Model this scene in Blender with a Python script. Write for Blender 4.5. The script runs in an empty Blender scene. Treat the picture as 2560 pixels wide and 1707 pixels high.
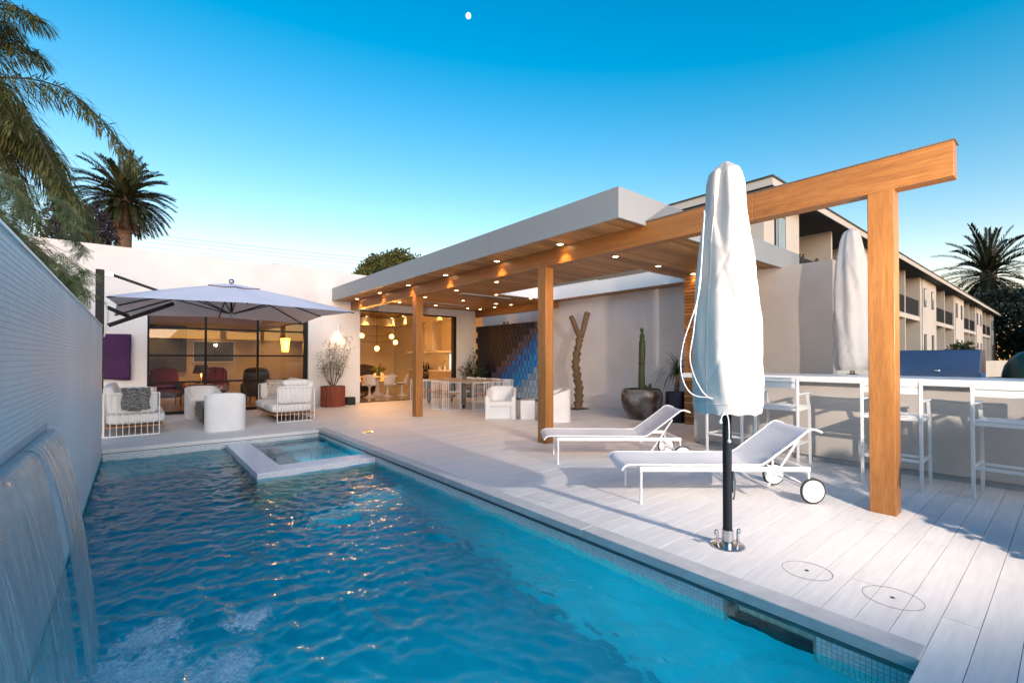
import bpy, math, random
import numpy as np
from mathutils import Vector, Matrix
PI = math.pi
R = math.radians
S = bpy.context.scene
COL = S.collection
random.seed(7)

# ------------------------------------------------------------------ camera
cd = bpy.data.cameras.new('camera')
cam = bpy.data.objects.new('camera', cd); COL.objects.link(cam)
cam.location = (0, 0, 1.4)
cam.rotation_euler = (R(90.6), 0, R(-39.31))
cd.sensor_width = 36.0
cd.lens = 1151.2 / 2560 * 36
cd.shift_y = (43 - 1151.2 * math.tan(R(0.6))) / 2560
cd.clip_start = 0.05
cd.clip_end = 1000
S.camera = cam

# ------------------------------------------------------------------ sky and sun (just before sunset, sun behind the camera)
SUN_EL, SUN_AZ = R(18.0), R(197)          # azimuth of the sun measured from +Y towards +X
W = bpy.data.worlds.new('World'); S.world = W; W.use_nodes = True
nt = W.node_tree; nt.nodes.clear()
sky = nt.nodes.new('ShaderNodeTexSky'); sky.sky_type = 'NISHITA'; sky.sun_disc = False
sky.sun_elevation = SUN_EL; sky.sun_rotation = SUN_AZ
sky.air_density = 1.25; sky.dust_density = 0.25; sky.ozone_density = 2.2; sky.altitude = 0
hsv = nt.nodes.new('ShaderNodeHueSaturation'); hsv.inputs['Saturation'].default_value = 1.40
bg = nt.nodes.new('ShaderNodeBackground'); bg.inputs['Strength'].default_value = 0.116
wo = nt.nodes.new('ShaderNodeOutputWorld')
sep = nt.nodes.new('ShaderNodeSeparateColor'); com = nt.nodes.new('ShaderNodeCombineColor')
nt.links.new(sky.outputs[0], hsv.inputs['Color']); nt.links.new(hsv.outputs[0], sep.inputs[0]); nt.links.new(com.outputs[0], bg.inputs['Color'])
for ch, (mul, add) in enumerate(((1.65, -0.56), (1.00, -0.22), (0.80, 0.0))):      # film colour response of the whole sky
    ma = nt.nodes.new('ShaderNodeMath'); ma.operation = 'MULTIPLY_ADD'; ma.inputs[1].default_value = mul; ma.inputs[2].default_value = add
    mx = nt.nodes.new('ShaderNodeMath'); mx.operation = 'MAXIMUM'; mx.inputs[1].default_value = 0.0
    nt.links.new(sep.outputs[ch], ma.inputs[0]); nt.links.new(ma.outputs[0], mx.inputs[0]); nt.links.new(mx.outputs[0], com.inputs[ch]); nt.links.new(bg.outputs[0], wo.inputs['Surface'])

sl = bpy.data.lights.new('sun', 'SUN'); sl.energy = 0.92; sl.angle = R(50); sl.color = (1.0, 0.87, 0.75)
so = bpy.data.objects.new('sun', sl); COL.objects.link(so)
sdir = Vector((math.sin(SUN_AZ) * math.cos(SUN_EL), math.cos(SUN_AZ) * math.cos(SUN_EL), math.sin(SUN_EL)))
so.rotation_euler = sdir.to_track_quat('Z', 'Y').to_euler()
so.location = (0, -20, 20)

S.view_settings.view_transform = 'Standard'; S.view_settings.look = 'None'
S.view_settings.exposure = 1.38; S.view_settings.gamma = 1.0
S.render.engine = 'CYCLES'
cy = S.cycles
cy.use_denoising = True
cy.max_bounces = 10; cy.diffuse_bounces = 4; cy.glossy_bounces = 4; cy.transmission_bounces = 8; cy.transparent_max_bounces = 16
cy.sample_clamp_indirect = 4.0
cy.caustics_reflective = False; cy.caustics_refractive = True
cy.blur_glossy = 0.5

# ------------------------------------------------------------------ helpers
def link(o, parent=None):
    COL.objects.link(o)
    if parent is not None: o.parent = parent
    return o
def tag(o, label=None, cat=None, group=None, kind=None):
    if label: o['label'] = label
    if cat: o['category'] = cat
    if group: o['group'] = group
    if kind: o['kind'] = kind
    return o
def thing(name, label, cat, loc=(0, 0, 0), rz=0.0, group=None):
    o = bpy.data.objects.new(name, None); o.empty_display_size = 0.1
    o.location = loc; o.rotation_euler = (0, 0, rz)
    return tag(link(o), label, cat, group)
def copy_tree(o, loc=None, rz=None, label=None, group=None, parent=None):
    c = o.copy(); COL.objects.link(c)
    if parent is not None: c.parent = parent
    if loc is not None: c.location = loc
    if rz is not None: c.rotation_euler = (0, 0, rz)
    if label: c['label'] = label
    if group: c['group'] = group
    for ch in list(o.children): copy_tree(ch, parent=c)
    return c

class MB:
    def __init__(s): s.v = []; s.f = []
    def add(s, vs, fs):
        o = len(s.v); s.v.extend(tuple(v) for v in vs); s.f.extend(tuple(i + o for i in f) for f in fs); return s
    def box(s, x0, x1, y0, y1, z0, z1):
        return s.add([(x0,y0,z0),(x1,y0,z0),(x1,y1,z0),(x0,y1,z0),(x0,y0,z1),(x1,y0,z1),(x1,y1,z1),(x0,y1,z1)],
                     [(3,2,1,0),(4,5,6,7),(0,1,5,4),(1,2,6,5),(2,3,7,6),(3,0,4,7)])
    def obox(s, c, size, rot=None):
        m = Matrix.Identity(3) if rot is None else rot
        a, b, d = [q / 2 for q in size]; c = Vector(c)
        vs = [c + m @ Vector(p) for p in [(-a,-b,-d),(a,-b,-d),(a,b,-d),(-a,b,-d),(-a,-b,d),(a,-b,d),(a,b,d),(-a,b,d)]]
        return s.add(vs, [(3,2,1,0),(4,5,6,7),(0,1,5,4),(1,2,6,5),(2,3,7,6),(3,0,4,7)])
    def bar(s, p0, p1, w, h, up=(0, 0, 1)):
        p0, p1 = Vector(p0), Vector(p1); d = (p1 - p0); L = d.length; d.normalize()
        x = d.cross(Vector(up))
        if x.length < 1e-4: x = d.cross(Vector((0, 1, 0)))
        x.normalize(); z = x.cross(d)
        m = Matrix((x, d, z)).transposed()
        return s.obox((p0 + p1) / 2, (w, L, h), m)
    def tube(s, pts, r, n=8, caps=True, closed=False):
        pts = [Vector(p) for p in pts]; N = len(pts)
        rr = r if isinstance(r, (list, tuple)) else [r] * N
        ref = None; base = len(s.v); vs = []; fs = []
        for i, p in enumerate(pts):
            if closed: t = pts[(i + 1) % N] - pts[i - 1]
            else: t = pts[min(i + 1, N - 1)] - pts[max(i - 1, 0)]
            if t.length < 1e-9: t = Vector((0, 0, 1))
            t.normalize()
            if ref is None:
                ref = t.cross(Vector((0, 0, 1)))
                if ref.length < 1e-3: ref = Vector((1, 0, 0))
            ref = ref - t * ref.dot(t)
            if ref.length < 1e-6: ref = t.orthogonal()
            ref.normalize(); b = t.cross(ref)
            for k in range(n):
                a = 2 * PI * k / n
                vs.append(p + (ref * math.cos(a) + b * math.sin(a)) * rr[i])
        M_ = N if closed else N - 1
        for i in range(M_):
            j = (i + 1) % N
            for k in range(n):
                k2 = (k + 1) % n
                fs.append((i*n+k, i*n+k2, j*n+k2, j*n+k))
        if caps and not closed:
            fs.append(tuple(range(n - 1, -1, -1))); fs.append(tuple((N-1)*n + k for k in range(n)))
        return s.add(vs, fs)
    def cyl(s, p0, p1, r0, r1=None, n=16): return s.tube([p0, p1], [r0, r0 if r1 is None else r1], n)
    def lathe(s, prof, n=24, c=(0, 0, 0), cap=True):
        vs = []; fs = []
        for r, z in prof:
            for k in range(n):
                a = 2 * PI * k / n; vs.append((c[0] + r*math.cos(a), c[1] + r*math.sin(a), c[2] + z))
        for i in range(len(prof) - 1):
            for k in range(n):
                k2 = (k + 1) % n; fs.append((i*n+k, i*n+k2, (i+1)*n+k2, (i+1)*n+k))
        if cap:
            fs.append(tuple(range(n - 1, -1, -1))); fs.append(tuple((len(prof)-1)*n + k for k in range(n)))
        return s.add(vs, fs)
    def grid(s, P, closed_u=False):
        nu, nv = len(P), len(P[0]); vs = [p for row in P for p in row]; fs = []
        for i in range(nu if closed_u else nu - 1):
            i2 = (i + 1) % nu
            for j in range(nv - 1): fs.append((i*nv+j, i2*nv+j, i2*nv+j+1, i*nv+j+1))
        return s.add(vs, fs)
    def prism(s, poly, a0, a1, axis='z'):
        n = len(poly)
        def pt(p, a): return (p[0], p[1], a) if axis == 'z' else ((a, p[0], p[1]) if axis == 'x' else (p[0], a, p[1]))
        vs = [pt(p, a0) for p in poly] + [pt(p, a1) for p in poly]
        fs = [tuple(range(n - 1, -1, -1)), tuple(range(n, 2*n))] + [(i, (i+1) % n, n + (i+1) % n, n + i) for i in range(n)]
        return s.add(vs, fs)
    def sphere(s, c, r, nu=12, nv=16, sc=(1, 1, 1)):
        prof = [(r * math.sin(PI * i / nu), -r * math.cos(PI * i / nu)) for i in range(nu + 1)]
        prof[0] = (1e-4, -r); prof[-1] = (1e-4, r)
        o = len(s.v); s.lathe(prof, nv)
        for i in range(o, len(s.v)):
            v = s.v[i]; s.v[i] = (c[0] + v[0]*sc[0], c[1] + v[1]*sc[1], c[2] + v[2]*sc[2])
        return s
    def xf(s, m, i0=0):
        for i in range(i0, len(s.v)): s.v[i] = tuple(m @ Vector(s.v[i]))
        return s
    def mesh(s, name):
        me = bpy.data.meshes.new(name); me.from_pydata(s.v, [], s.f); me.validate(); me.update(); return me
    def build(s, name, mat, parent=None, smooth=None, bevel=0, seg=2, sub=0, loc=None, fixn=True):
        me = s.mesh(name)
        if fixn:
            import bmesh
            bm = bmesh.new(); bm.from_mesh(me); bmesh.ops.recalc_face_normals(bm, faces=bm.faces); bm.to_mesh(me); bm.free()
        if smooth is not None:
            me.polygons.foreach_set('use_smooth', [True] * len(me.polygons))
            if smooth < 180: me.set_sharp_from_angle(angle=R(smooth))
        o = bpy.data.objects.new(name, me); link(o, parent)
        if mat is not None: me.materials.append(mat)
        if loc is not None: o.location = loc
        if bevel:
            b = o.modifiers.new('bevel', 'BEVEL'); b.width = bevel; b.segments = seg; b.limit_method = 'ANGLE'; b.angle_limit = R(40)
            if smooth is None:
                me.polygons.foreach_set('use_smooth', [True] * len(me.polygons)); me.set_sharp_from_angle(angle=R(50))
        if sub:
            m = o.modifiers.new('subsurf', 'SUBSURF'); m.levels = sub; m.render_levels = sub
        return o
def bx(*a): return MB().box(*a)
def struct(o): o['kind'] = 'structure'; return o

# ------------------------------------------------------------------ materials
def nodes(name):
    m = bpy.data.materials.new(name); m.use_nodes = True
    t = m.node_tree; b = t.nodes['Principled BSDF']
    return m, t, b
def N(t, typ, **kw):
    n = t.nodes.new(typ)
    for k, v in kw.items():
        if k.startswith('_'): n.inputs[k[1:].replace('_', ' ')].default_value = v
        else: setattr(n, k, v)
    return n
def L(t, a, b): t.links.new(a, b)
def coords(t, space='world', scale=(1, 1, 1), rot=(0, 0, 0)):
    mp = N(t, 'ShaderNodeMapping'); mp.inputs['Scale'].default_value = scale; mp.inputs['Rotation'].default_value = rot
    if space == 'world': L(t, N(t, 'ShaderNodeNewGeometry').outputs['Position'], mp.inputs['Vector'])
    else: L(t, N(t, 'ShaderNodeTexCoord').outputs['Object'], mp.inputs['Vector'])
    return mp.outputs[0]
def ramp(t, fac, stops):
    r = N(t, 'ShaderNodeValToRGB'); e = r.color_ramp.elements
    while len(e) < len(stops): e.new(0.5)
    for el, (p, c) in zip(e, stops): el.position = p; el.color = (*c, 1) if len(c) == 3 else c
    L(t, fac, r.inputs[0]); return r.outputs[0]
def mixc(t, a, b, fac, mode='MIX'):
    n = N(t, 'ShaderNodeMix', data_type='RGBA', blend_type=mode)
    for sock, v in ((n.inputs[0], fac), (n.inputs[6], a), (n.inputs[7], b)):
        if hasattr(v, 'is_output'): L(t, v, sock)
        else: sock.default_value = v if not isinstance(v, tuple) else (*v, 1)
    return n.outputs[2]
def bumpn(t, b, h, strength=0.3, dist=0.01):
    n = N(t, 'ShaderNodeBump'); n.inputs['Strength'].default_value = strength; n.inputs['Distance'].default_value = dist
    L(t, h, n.inputs['Height']); L(t, n.outputs[0], b.inputs['Normal']); return n
def sc3(c, f): return tuple(min(1, max(0, q * f)) for q in c)
def mat(name, col, rough=0.5, metal=0.0, var=0.08, vs=3.0, bump=0.0, bs=60.0, spec=0.5, space='world', stretch=(1, 1, 1), orand=0.0, dirt=0.0, irand=0.0, coat=0.0, trans=0.0):
    m, t, b = nodes(name)
    b.inputs['Roughness'].default_value = rough; b.inputs['Metallic'].default_value = metal
    b.inputs['Specular IOR Level'].default_value = spec; b.inputs['Coat Weight'].default_value = coat
    co = coords(t, space, stretch)
    n = N(t, 'ShaderNodeTexNoise', _Scale=vs, _Detail=6.0, _Roughness=0.6); L(t, co, n.inputs['Vector'])
    c = ramp(t, n.outputs[0], [(0.3, sc3(col, 1 - var)), (0.7, sc3(col, 1 + var))])
    if dirt:
        n2 = N(t, 'ShaderNodeTexNoise', _Scale=vs * 0.35, _Detail=8.0, _Roughness=0.65); L(t, co, n2.inputs['Vector'])
        c = mixc(t, c, sc3(col, 0.55), ramp(t, n2.outputs[0], [(0.48, (0, 0, 0)), (0.75, (dirt,) * 3)]))
    if orand or irand:
        src = N(t, 'ShaderNodeObjectInfo').outputs['Random'] if orand else N(t, 'ShaderNodeNewGeometry').outputs['Random Per Island']
        a = orand or irand
        c = mixc(t, c, ramp(t, src, [(0.0, (1 - a,) * 3), (1.0, (1.0,) * 3)]), 1.0, 'MULTIPLY')
    L(t, c, b.inputs['Base Color'])
    r = N(t, 'ShaderNodeMapRange'); L(t, n.outputs[0], r.inputs[0]); r.inputs[3].default_value = rough * 0.85; r.inputs[4].default_value = min(1, rough * 1.15); L(t, r.outputs[0], b.inputs['Roughness'])
    if bump:
        nb = N(t, 'ShaderNodeTexNoise', _Scale=bs, _Detail=5.0); L(t, co, nb.inputs['Vector']); bumpn(t, b, nb.outputs[0], bump, 0.01)
    return m
def wood(name, c0, c1, axis='y', scale=1.0, rough=0.45, space='world', orand=0.0, irand=0.0, fine=1.0):
    m, t, b = nodes(name)
    st = {'x': (0.5, 9, 9), 'y': (9, 0.5, 9), 'z': (9, 9, 0.5)}[axis]
    co = coords(t, space, tuple(q * scale for q in st))
    n = N(t, 'ShaderNodeTexNoise', _Scale=3.0, _Detail=7.0, _Roughness=0.62, _Distortion=0.6); L(t, co, n.inputs['Vector'])
    co2 = coords(t, space, tuple(q * scale * 4 for q in st))
    n2 = N(t, 'ShaderNodeTexNoise', _Scale=5.0, _Detail=4.0); L(t, co2, n2.inputs['Vector'])
    c = ramp(t, n.outputs[0], [(0.28, c0), (0.52, tuple((a + q) / 2 for a, q in zip(c0, c1))), (0.74, c1)])
    c = mixc(t, c, ramp(t, n2.outputs[0], [(0.35, (0.72,) * 3), (0.6, (1.0,) * 3)]), 0.8 * fine, 'MULTIPLY')
    if orand or irand:
        src = N(t, 'ShaderNodeObjectInfo').outputs['Random'] if orand else N(t, 'ShaderNodeNewGeometry').outputs['Random Per Island']
        a = orand or irand
        c = mixc(t, c, ramp(t, src, [(0.0, (1 - a,) * 3), (1.0, (1.0,) * 3)]), 1.0, 'MULTIPLY')
    L(t, c, b.inputs['Base Color']); b.inputs['Roughness'].default_value = rough
    bumpn(t, b, n2.outputs[0], 0.12, 0.004)
    return m
def emit(name, col, strength):
    m, t, b = nodes(name); b.inputs['Base Color'].default_value = (*col, 1)
    b.inputs['Emission Color'].default_value = (*col, 1); b.inputs['Emission Strength'].default_value = strength; return m
def pane_glass(name, tint=(0.92, 0.95, 0.95), ior=1.5, rough=0.0):
    m = bpy.data.materials.new(name); m.use_nodes = True; t = m.node_tree; t.nodes.clear()
    o = N(t, 'ShaderNodeOutputMaterial'); mx = N(t, 'ShaderNodeMixShader'); fr = N(t, 'ShaderNodeFresnel'); fr.inputs[0].default_value = ior
    tr = N(t, 'ShaderNodeBsdfTransparent'); tr.inputs[0].default_value = (*tint, 1)
    gl = N(t, 'ShaderNodeBsdfGlossy'); gl.inputs['Roughness'].default_value = rough
    L(t, fr.outputs[0], mx.inputs[0]); L(t, tr.outputs[0], mx.inputs[1]); L(t, gl.outputs[0], mx.inputs[2]); L(t, mx.outputs[0], o.inputs[0]); return m
def leafmat(name, c0, c1, rough=0.5, transl=0.25):
    m = bpy.data.materials.new(name); m.use_nodes = True; t = m.node_tree; b = t.nodes['Principled BSDF']
    g = N(t, 'ShaderNodeNewGeometry'); c = ramp(t, g.outputs['Random Per Island'], [(0.0, c0), (1.0, c1)])
    L(t, c, b.inputs['Base Color']); b.inputs['Roughness'].default_value = rough
    tl = N(t, 'ShaderNodeBsdfTranslucent'); L(t, c, tl.inputs[0])
    mx = N(t, 'ShaderNodeMixShader'); mx.inputs[0].default_value = transl
    L(t, b.outputs[0], mx.inputs[1]); L(t, tl.outputs[0], mx.inputs[2]); L(t, mx.outputs[0], t.nodes['Material Output'].inputs[0]); return m

M = {}
M['deck'] = mat('deck_porcelain', (0.72, 0.705, 0.69), 0.55, var=0.075, vs=2.6, stretch=(1.2, 13, 1), bump=0.15, bs=30, orand=0.09, dirt=0.16)
M['deck_i'] = mat('deck_porcelain_far', (0.72, 0.705, 0.69), 0.55, var=0.075, vs=2.6, stretch=(1.2, 13, 1), bump=0.15, bs=30, irand=0.09, dirt=0.16)
M['joint'] = mat('deck_joint', (0.10, 0.085, 0.075), 0.9)
M['coping'] = mat('coping_concrete', (0.50, 0.50, 0.50), 0.7, var=0.10, vs=9, bump=0.10, bs=120, dirt=0.25)
M['stucco'] = mat('white_stucco', (0.74, 0.735, 0.73), 0.85, var=0.07, vs=1.1, bump=0.4, bs=60, dirt=0.22)
M['beige'] = mat('beige_stucco', (0.50, 0.46, 0.42), 0.9, var=0.08, vs=1.5, bump=0.35, bs=70, dirt=0.3)
M['barplaster'] = mat('bar_plaster', (0.50, 0.46, 0.42), 0.85, var=0.06, vs=2.0, bump=0.12, bs=60, dirt=0.2)
M['white'] = mat('white_paint', (0.78, 0.78, 0.78), 0.35, var=0.02)
M['fascia'] = mat('fascia_paint', (0.27, 0.29, 0.31), 0.4, var=0.03, vs=1.0)
M['soffit_white'] = mat('reveal_paint', (0.80, 0.80, 0.80), 0.6, var=0.02)
M['counter'] = mat('counter_quartz', (0.78, 0.77, 0.75), 0.3, var=0.03, vs=20)
M['beam'] = wood('cedar_beam', (0.24, 0.090, 0.021), (0.41, 0.178, 0.048), 'y', 0.8, 0.4)
M['post'] = wood('cedar_post', (0.26, 0.100, 0.023), (0.44, 0.195, 0.053), 'z', 0.8, 0.4)
M['ceil'] = wood('cedar_ceiling', (0.44, 0.20, 0.065), (0.70, 0.38, 0.15), 'x', 1.0, 0.5, orand=0.45)
M['slat'] = wood('cedar_slat', (0.36, 0.14, 0.035), (0.55, 0.25, 0.07), 'y', 1.0, 0.5, orand=0.5)
M['black'] = mat('black_metal', (0.012, 0.012, 0.014), 0.6, 0.0, var=0.2, spec=0.2)
M['anthracite'] = mat('anthracite_metal', (0.016, 0.018, 0.022), 0.5, 0.0, var=0.15, vs=8, spec=0.3)
M['chrome'] = mat('polished_steel', (0.55, 0.55, 0.56), 0.16, 1.0, var=0.1, vs=12)
M['darkgap'] = mat('dark_gap', (0.02, 0.02, 0.022), 0.8)
M['track'] = mat('grey_track', (0.16, 0.17, 0.18), 0.4, 0.4)
M['glass'] = pane_glass('window_glass', (0.82, 0.83, 0.82), 1.9)
M['tile'] = mat('pool_tile', (0.66, 0.74, 0.77), 0.18, var=0.05, vs=30, irand=0.14)
M['tile_o'] = mat('pool_tile_single', (0.66, 0.74, 0.77), 0.18, var=0.05, vs=30, orand=0.14)
M['grout'] = mat('tile_grout', (0.34, 0.33, 0.30), 0.9)
M['mosaic'] = mat('wall_mosaic', (0.60, 0.66, 0.71), 0.45, var=0.08, vs=1.3, irand=0.07, dirt=0.30, stretch=(1, 1, 0.25))
M['mosaic_grout'] = mat('wall_mosaic_grout', (0.50, 0.55, 0.59), 0.8, var=0.1)
M['plaster'] = mat('pool_plaster', (0.03, 0.52, 0.64), 0.7, var=0.10, vs=2.5)
M['fabric_w'] = mat('white_cushion', (0.74, 0.73, 0.70), 0.9, var=0.05, vs=3, bump=0.25, bs=45)
M['rod'] = mat('white_rod', (0.80, 0.80, 0.80), 0.35, var=0.02)
M['plastic_w'] = mat('white_moulded', (0.74, 0.75, 0.75), 0.55, var=0.05, vs=4, dirt=0.15)
M['cover'] = mat('cover_fabric', (0.54, 0.52, 0.50), 0.75, var=0.03, vs=5, bump=0.10, bs=30)
M['canopy'] = mat('canopy_fabric', (0.72, 0.71, 0.78), 0.85, var=0.02)
M['teak'] = wood('teak', (0.30, 0.14, 0.05), (0.45, 0.24, 0.10), 'y', 1.0, 0.5)
# ================================================================== SETTING
WZ = -0.18                                   # water level
PX0, PX1, PY0, PY1 = -0.39, 2.87, 0.43, 9.50  # pool

# ground: one sheet round the pool
g = MB(); B = 420
xs = [-B, PX0, PX1 + 0.03, B]; ys = [-B, PY0 - 0.05, PY1 + 0.05, B]
for i in range(3):
    for j in range(3):
        if i == 1 and j == 1: continue
        g.add([(xs[i], ys[j], -0.11), (xs[i+1], ys[j], -0.11), (xs[i+1], ys[j+1], -0.11), (xs[i], ys[j+1], -0.11)], [(0, 1, 2, 3)])
M['earth'] = mat('bare_earth', (0.13, 0.11, 0.085), 0.95, var=0.25, vs=0.6, bump=0.3, bs=8)
struct(g.build('ground', M['earth']))

# ---- deck: dark joint bed with plank pieces standing proud of it
bed = MB()
bed.box(2.99, 10.6, -3.2, 14.4, -0.10, -0.012).box(-0.39, 2.985, -3.2, 0.462, -0.10, -0.012).box(-2.6, 2.985, 9.506, 14.4, -0.10, -0.012)
deck = struct(bed.build('deck', M['joint']))
unit = bx(-.5, .5, -.5, .5, -.5, .5).mesh('plank'); unit.materials.append(M['deck'])
pitch = 0.149
far_pl = MB(); pieces = []
rng = random.Random(3)
def row(x0, x1, y):
    x = x0; first = True
    while x < x1 - 0.01:
        l = rng.uniform(0.5, 1.9) if first else rng.uniform(1.5, 2.1)
        first = False
        e = min(x + l, x1)
        if x1 - e < 0.25: e = x1
        pieces.append((x + 0.0014, e - 0.0014, y + 0.0016, y + pitch - 0.0016)); x = e
j = -16
while True:
    y = 0.467 + j * pitch
    if y + pitch > 14.4: break
    if j < 0: row(-0.385, 7.30 if y > -1.2 else 4.6, y)
    else:
        row(2.9865, 7.30 if y < 3.95 else 10.33, y)
    j += 1
y = 9.656
while y + pitch <= 14.4:
    row(-2.5, 2.9835, y); y += pitch
pieces.sort(key=lambda p: math.hypot((p[0] + p[1]) / 2, (p[2] + p[3]) / 2))
def inview(p):
    xx, yy = min(max(p[1] - 0.2, p[0]), p[1]), (p[2] + p[3]) / 2
    return xx * 0.6334 + yy * 0.7738 > 1.0 and abs(xx * 0.7738 - yy * 0.6334) / (xx * 0.6334 + yy * 0.7738) < 1.25
near = [p for p in pieces if inview(p)][:290]; nearset = set(near)
for p in pieces:
    dz = rng.uniform(-0.0007, 0.0007)
    if p in nearset:
        o = bpy.data.objects.new('plank', unit); link(o, deck)
        o.location = ((p[0] + p[1]) / 2, (p[2] + p[3]) / 2, -0.015 + dz); o.scale = (p[1] - p[0], p[3] - p[2], 0.03)
    else: far_pl.box(p[0], p[1], p[2], p[3], -0.03, dz)
o = far_pl.build('far_planks', M['deck_i'], deck, fixn=False); o['kind'] = 'stuff'

# ---- pool shell, coping, tile bands
pool = MB(); ZB = -1.45
pool.add([(PX0, PY0, ZB), (PX1, PY0, ZB), (PX1, PY1, ZB), (PX0, PY1, ZB)], [(0, 1, 2, 3)])            # floor
pool.add([(PX0, PY0, ZB), (PX1, PY0, ZB), (PX1, PY0, -.1), (PX0, PY0, -.1)], [(0, 1, 2, 3)])           # near wall
pool.add([(PX0, PY1, ZB), (PX1, PY1, ZB), (PX1, PY1, -.07), (PX0, PY1, -.07)], [(0, 1, 2, 3)])         # far wall
pool.add([(PX0, PY0, ZB), (PX0, PY1, ZB), (PX0, PY1, -.1), (PX0, PY0, -.1)], [(0, 1, 2, 3)])           # left wall
ny0, ny1 = 0.913, 1.387                                                                                # cover-roller niche in the right wall
for a, b, z0, z1 in ((PY0, ny0, ZB, -.1), (ny1, PY1, ZB, -.1), (ny0, ny1, ZB, -.25)):
    pool.add([(PX1, a, z0), (PX1, b, z0), (PX1, b, z1), (PX1, a, z1)], [(0, 1, 2, 3)])
nd = PX1 + 0.16
nm = MB().add([(PX1, ny0, -.25), (nd, ny0, -.25), (nd, ny1, -.25), (PX1, ny1, -.25), (PX1, ny0, -.06), (nd, ny0, -.06), (nd, ny1, -.06), (PX1, ny1, -.06)],
         [(0, 1, 2, 3), (0, 1, 5, 4), (3, 2, 6, 7), (1, 2, 6, 5)])
struct(nm.build('cover_niche', mat('niche_stone', (0.34, 0.37, 0.38), 0.7, var=0.3, vs=25, bump=0.4, bs=60)))
# steps along the right wall, seen through the water
pool.box(2.15, PX1 + .01, 5.9, 6.80, ZB - .01, -0.75).box(1.7, 2.15, 5.9, 6.80, ZB - .01, -1.1)
struct(pool.build('pool', M['plaster']))

cop = thing('pool_coping', 'long grey concrete coping slab along the right edge of the pool', 'coping')
for a, b in ((0.467, 2.56), (2.563, 6.1), (6.103, 9.66)):
    bx(2.828, 2.984, a, b, -0.06, 0.009).build('slab', M['coping'], cop, bevel=0.007, seg=3)
trk = thing('cover_track', 'grey metal pool cover track tucked under the concrete coping', 'track')
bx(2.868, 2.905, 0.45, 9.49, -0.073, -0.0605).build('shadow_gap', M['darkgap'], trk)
bx(2.858, 2.905, 0.45, 9.49, -0.099, -0.0735).build('rail', M['track'], trk, bevel=0.003)
fc = thing('far_coping', 'pale plank edging at the far end of the pool below the patio', 'coping')
bx(-0.388, 2.826, 9.485, 9.653, -0.065, -0.002).build('slab', M['deck'], fc, bevel=0.006)
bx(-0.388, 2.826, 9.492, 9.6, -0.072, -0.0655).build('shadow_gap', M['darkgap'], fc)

# tile band on the right wall: nearest tiles one by one, the rest joined
tp = 0.0243
band = thing('tile_band', 'pale blue mosaic tile band above the water on the right pool wall', 'tile band')
def tile_quads(mb, origin, u, w, n, nu, nv, p=tp, gap=0.0022, t=0.003, skip=None):
    origin, u, w, n = Vector(origin), Vector(u), Vector(w), Vector(n)
    for i in range(nu):
        for jj in range(nv):
            if skip and skip(i, jj): continue
            a = origin + u * (i * p + gap / 2) + w * (jj * p + gap / 2); q = p - gap; e = 0.0012
            c = [a, a + u*q, a + u*q + w*q, a + w*q]
            top = [a + u*e + w*e + n*t, a + u*(q-e) + w*e + n*t, a + u*(q-e) + w*(q-e) + n*t, a + u*e + w*(q-e) + n*t]
            mb.add(c + top, [(4, 5, 6, 7), (0, 1, 5, 4), (1, 2, 6, 5), (2, 3, 7, 6), (3, 0, 4, 7)])
gb = MB().box(PX1 - .004, PX1 - .0005, PY0 + .02, ny0, -0.30, -0.1).box(PX1 - .004, PX1 - .0005, ny1, 9.49, -0.30, -0.1)
gb.build('grout', M['grout'], band)
tm = MB(); tile_quads(tm, (0, 0, 0), (0, 1, 0), (0, 0, 1), (-1, 0, 0), 1, 1); tmesh = tm.mesh('tile'); tmesh.materials.append(M['tile_o'])
rest = MB(); cnt = 0
for i in range(int((9.48 - 0.46) / tp)):
    y = 0.462 + i * tp
    if ny0 - tp < y < ny1: continue
    for r_ in range(8):
        z = -0.1005 - (r_ + 1) * tp
        if cnt < 290 and r_ < 5 and y < 2.4:
            o = bpy.data.objects.new('tile', tmesh); link(o, band); o.location = (PX1 - .004, y, z); cnt += 1
        else:
            tile_quads(rest, (PX1 - .004, y, z), (0, 1, 0), (0, 0, 1), (-1, 0, 0), 1, 1)
o = rest.build('far_tiles', M['tile'], band, fixn=False); o['kind'] = 'stuff'
fb = MB(); nU = int(3.2 / tp)
tile_quads(fb, (PX0 + .02, PY1 - .004, -0.0735 - 9 * tp), (1, 0, 0), (0, 0, 1), (0, -1, 0), nU, 9)
tb2 = thing('far_tile_band', 'pale blue mosaic tile band at the far end of the pool', 'tile band')
bx(PX0 + .005, PX1 - .02, PY1 - .004, PY1 - .001, -0.30, -0.0725).build('grout', M['grout'], tb2)
o = fb.build('tiles', M['tile'], tb2, fixn=False); o['kind'] = 'stuff'

# ---- spa basin inside the pool
SZ = -0.105
spa = thing('spa', 'square spa basin walled in white mosaic at the far end of the pool', 'spa', (0, 0, 0))
sw = MB(); sw.box(1.25, 1.59, 6.78, 9.494, -1.4, SZ).box(1.592, 2.866, 6.78, 7.16, -1.4, SZ)
sw.build('wall', M['grout'], spa)
st = MB()
tile_quads(st, (1.25, 6.78, SZ), (1, 0, 0), (0, 1, 0), (0, 0, 1), 14, int(2.71 / tp))
tile_quads(st, (1.25 + 14 * tp, 6.78, SZ), (1, 0, 0), (0, 1, 0), (0, 0, 1), int(1.27 / tp), 15)
tile_quads(st, (1.25, 6.78, SZ - 8 * tp), (1, 0, 0), (0, 0, 1), (0, -1, 0), int(1.61 / tp), 8)
tile_quads(st, (1.25, 6.78, SZ - 8 * tp), (0, 1, 0), (0, 0, 1), (-1, 0, 0), int(2.71 / tp), 8)
M['spatile'] = mat('spa_tile', (0.66, 0.71, 0.80), 0.22, var=0.05, vs=30, irand=0.10)
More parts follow.
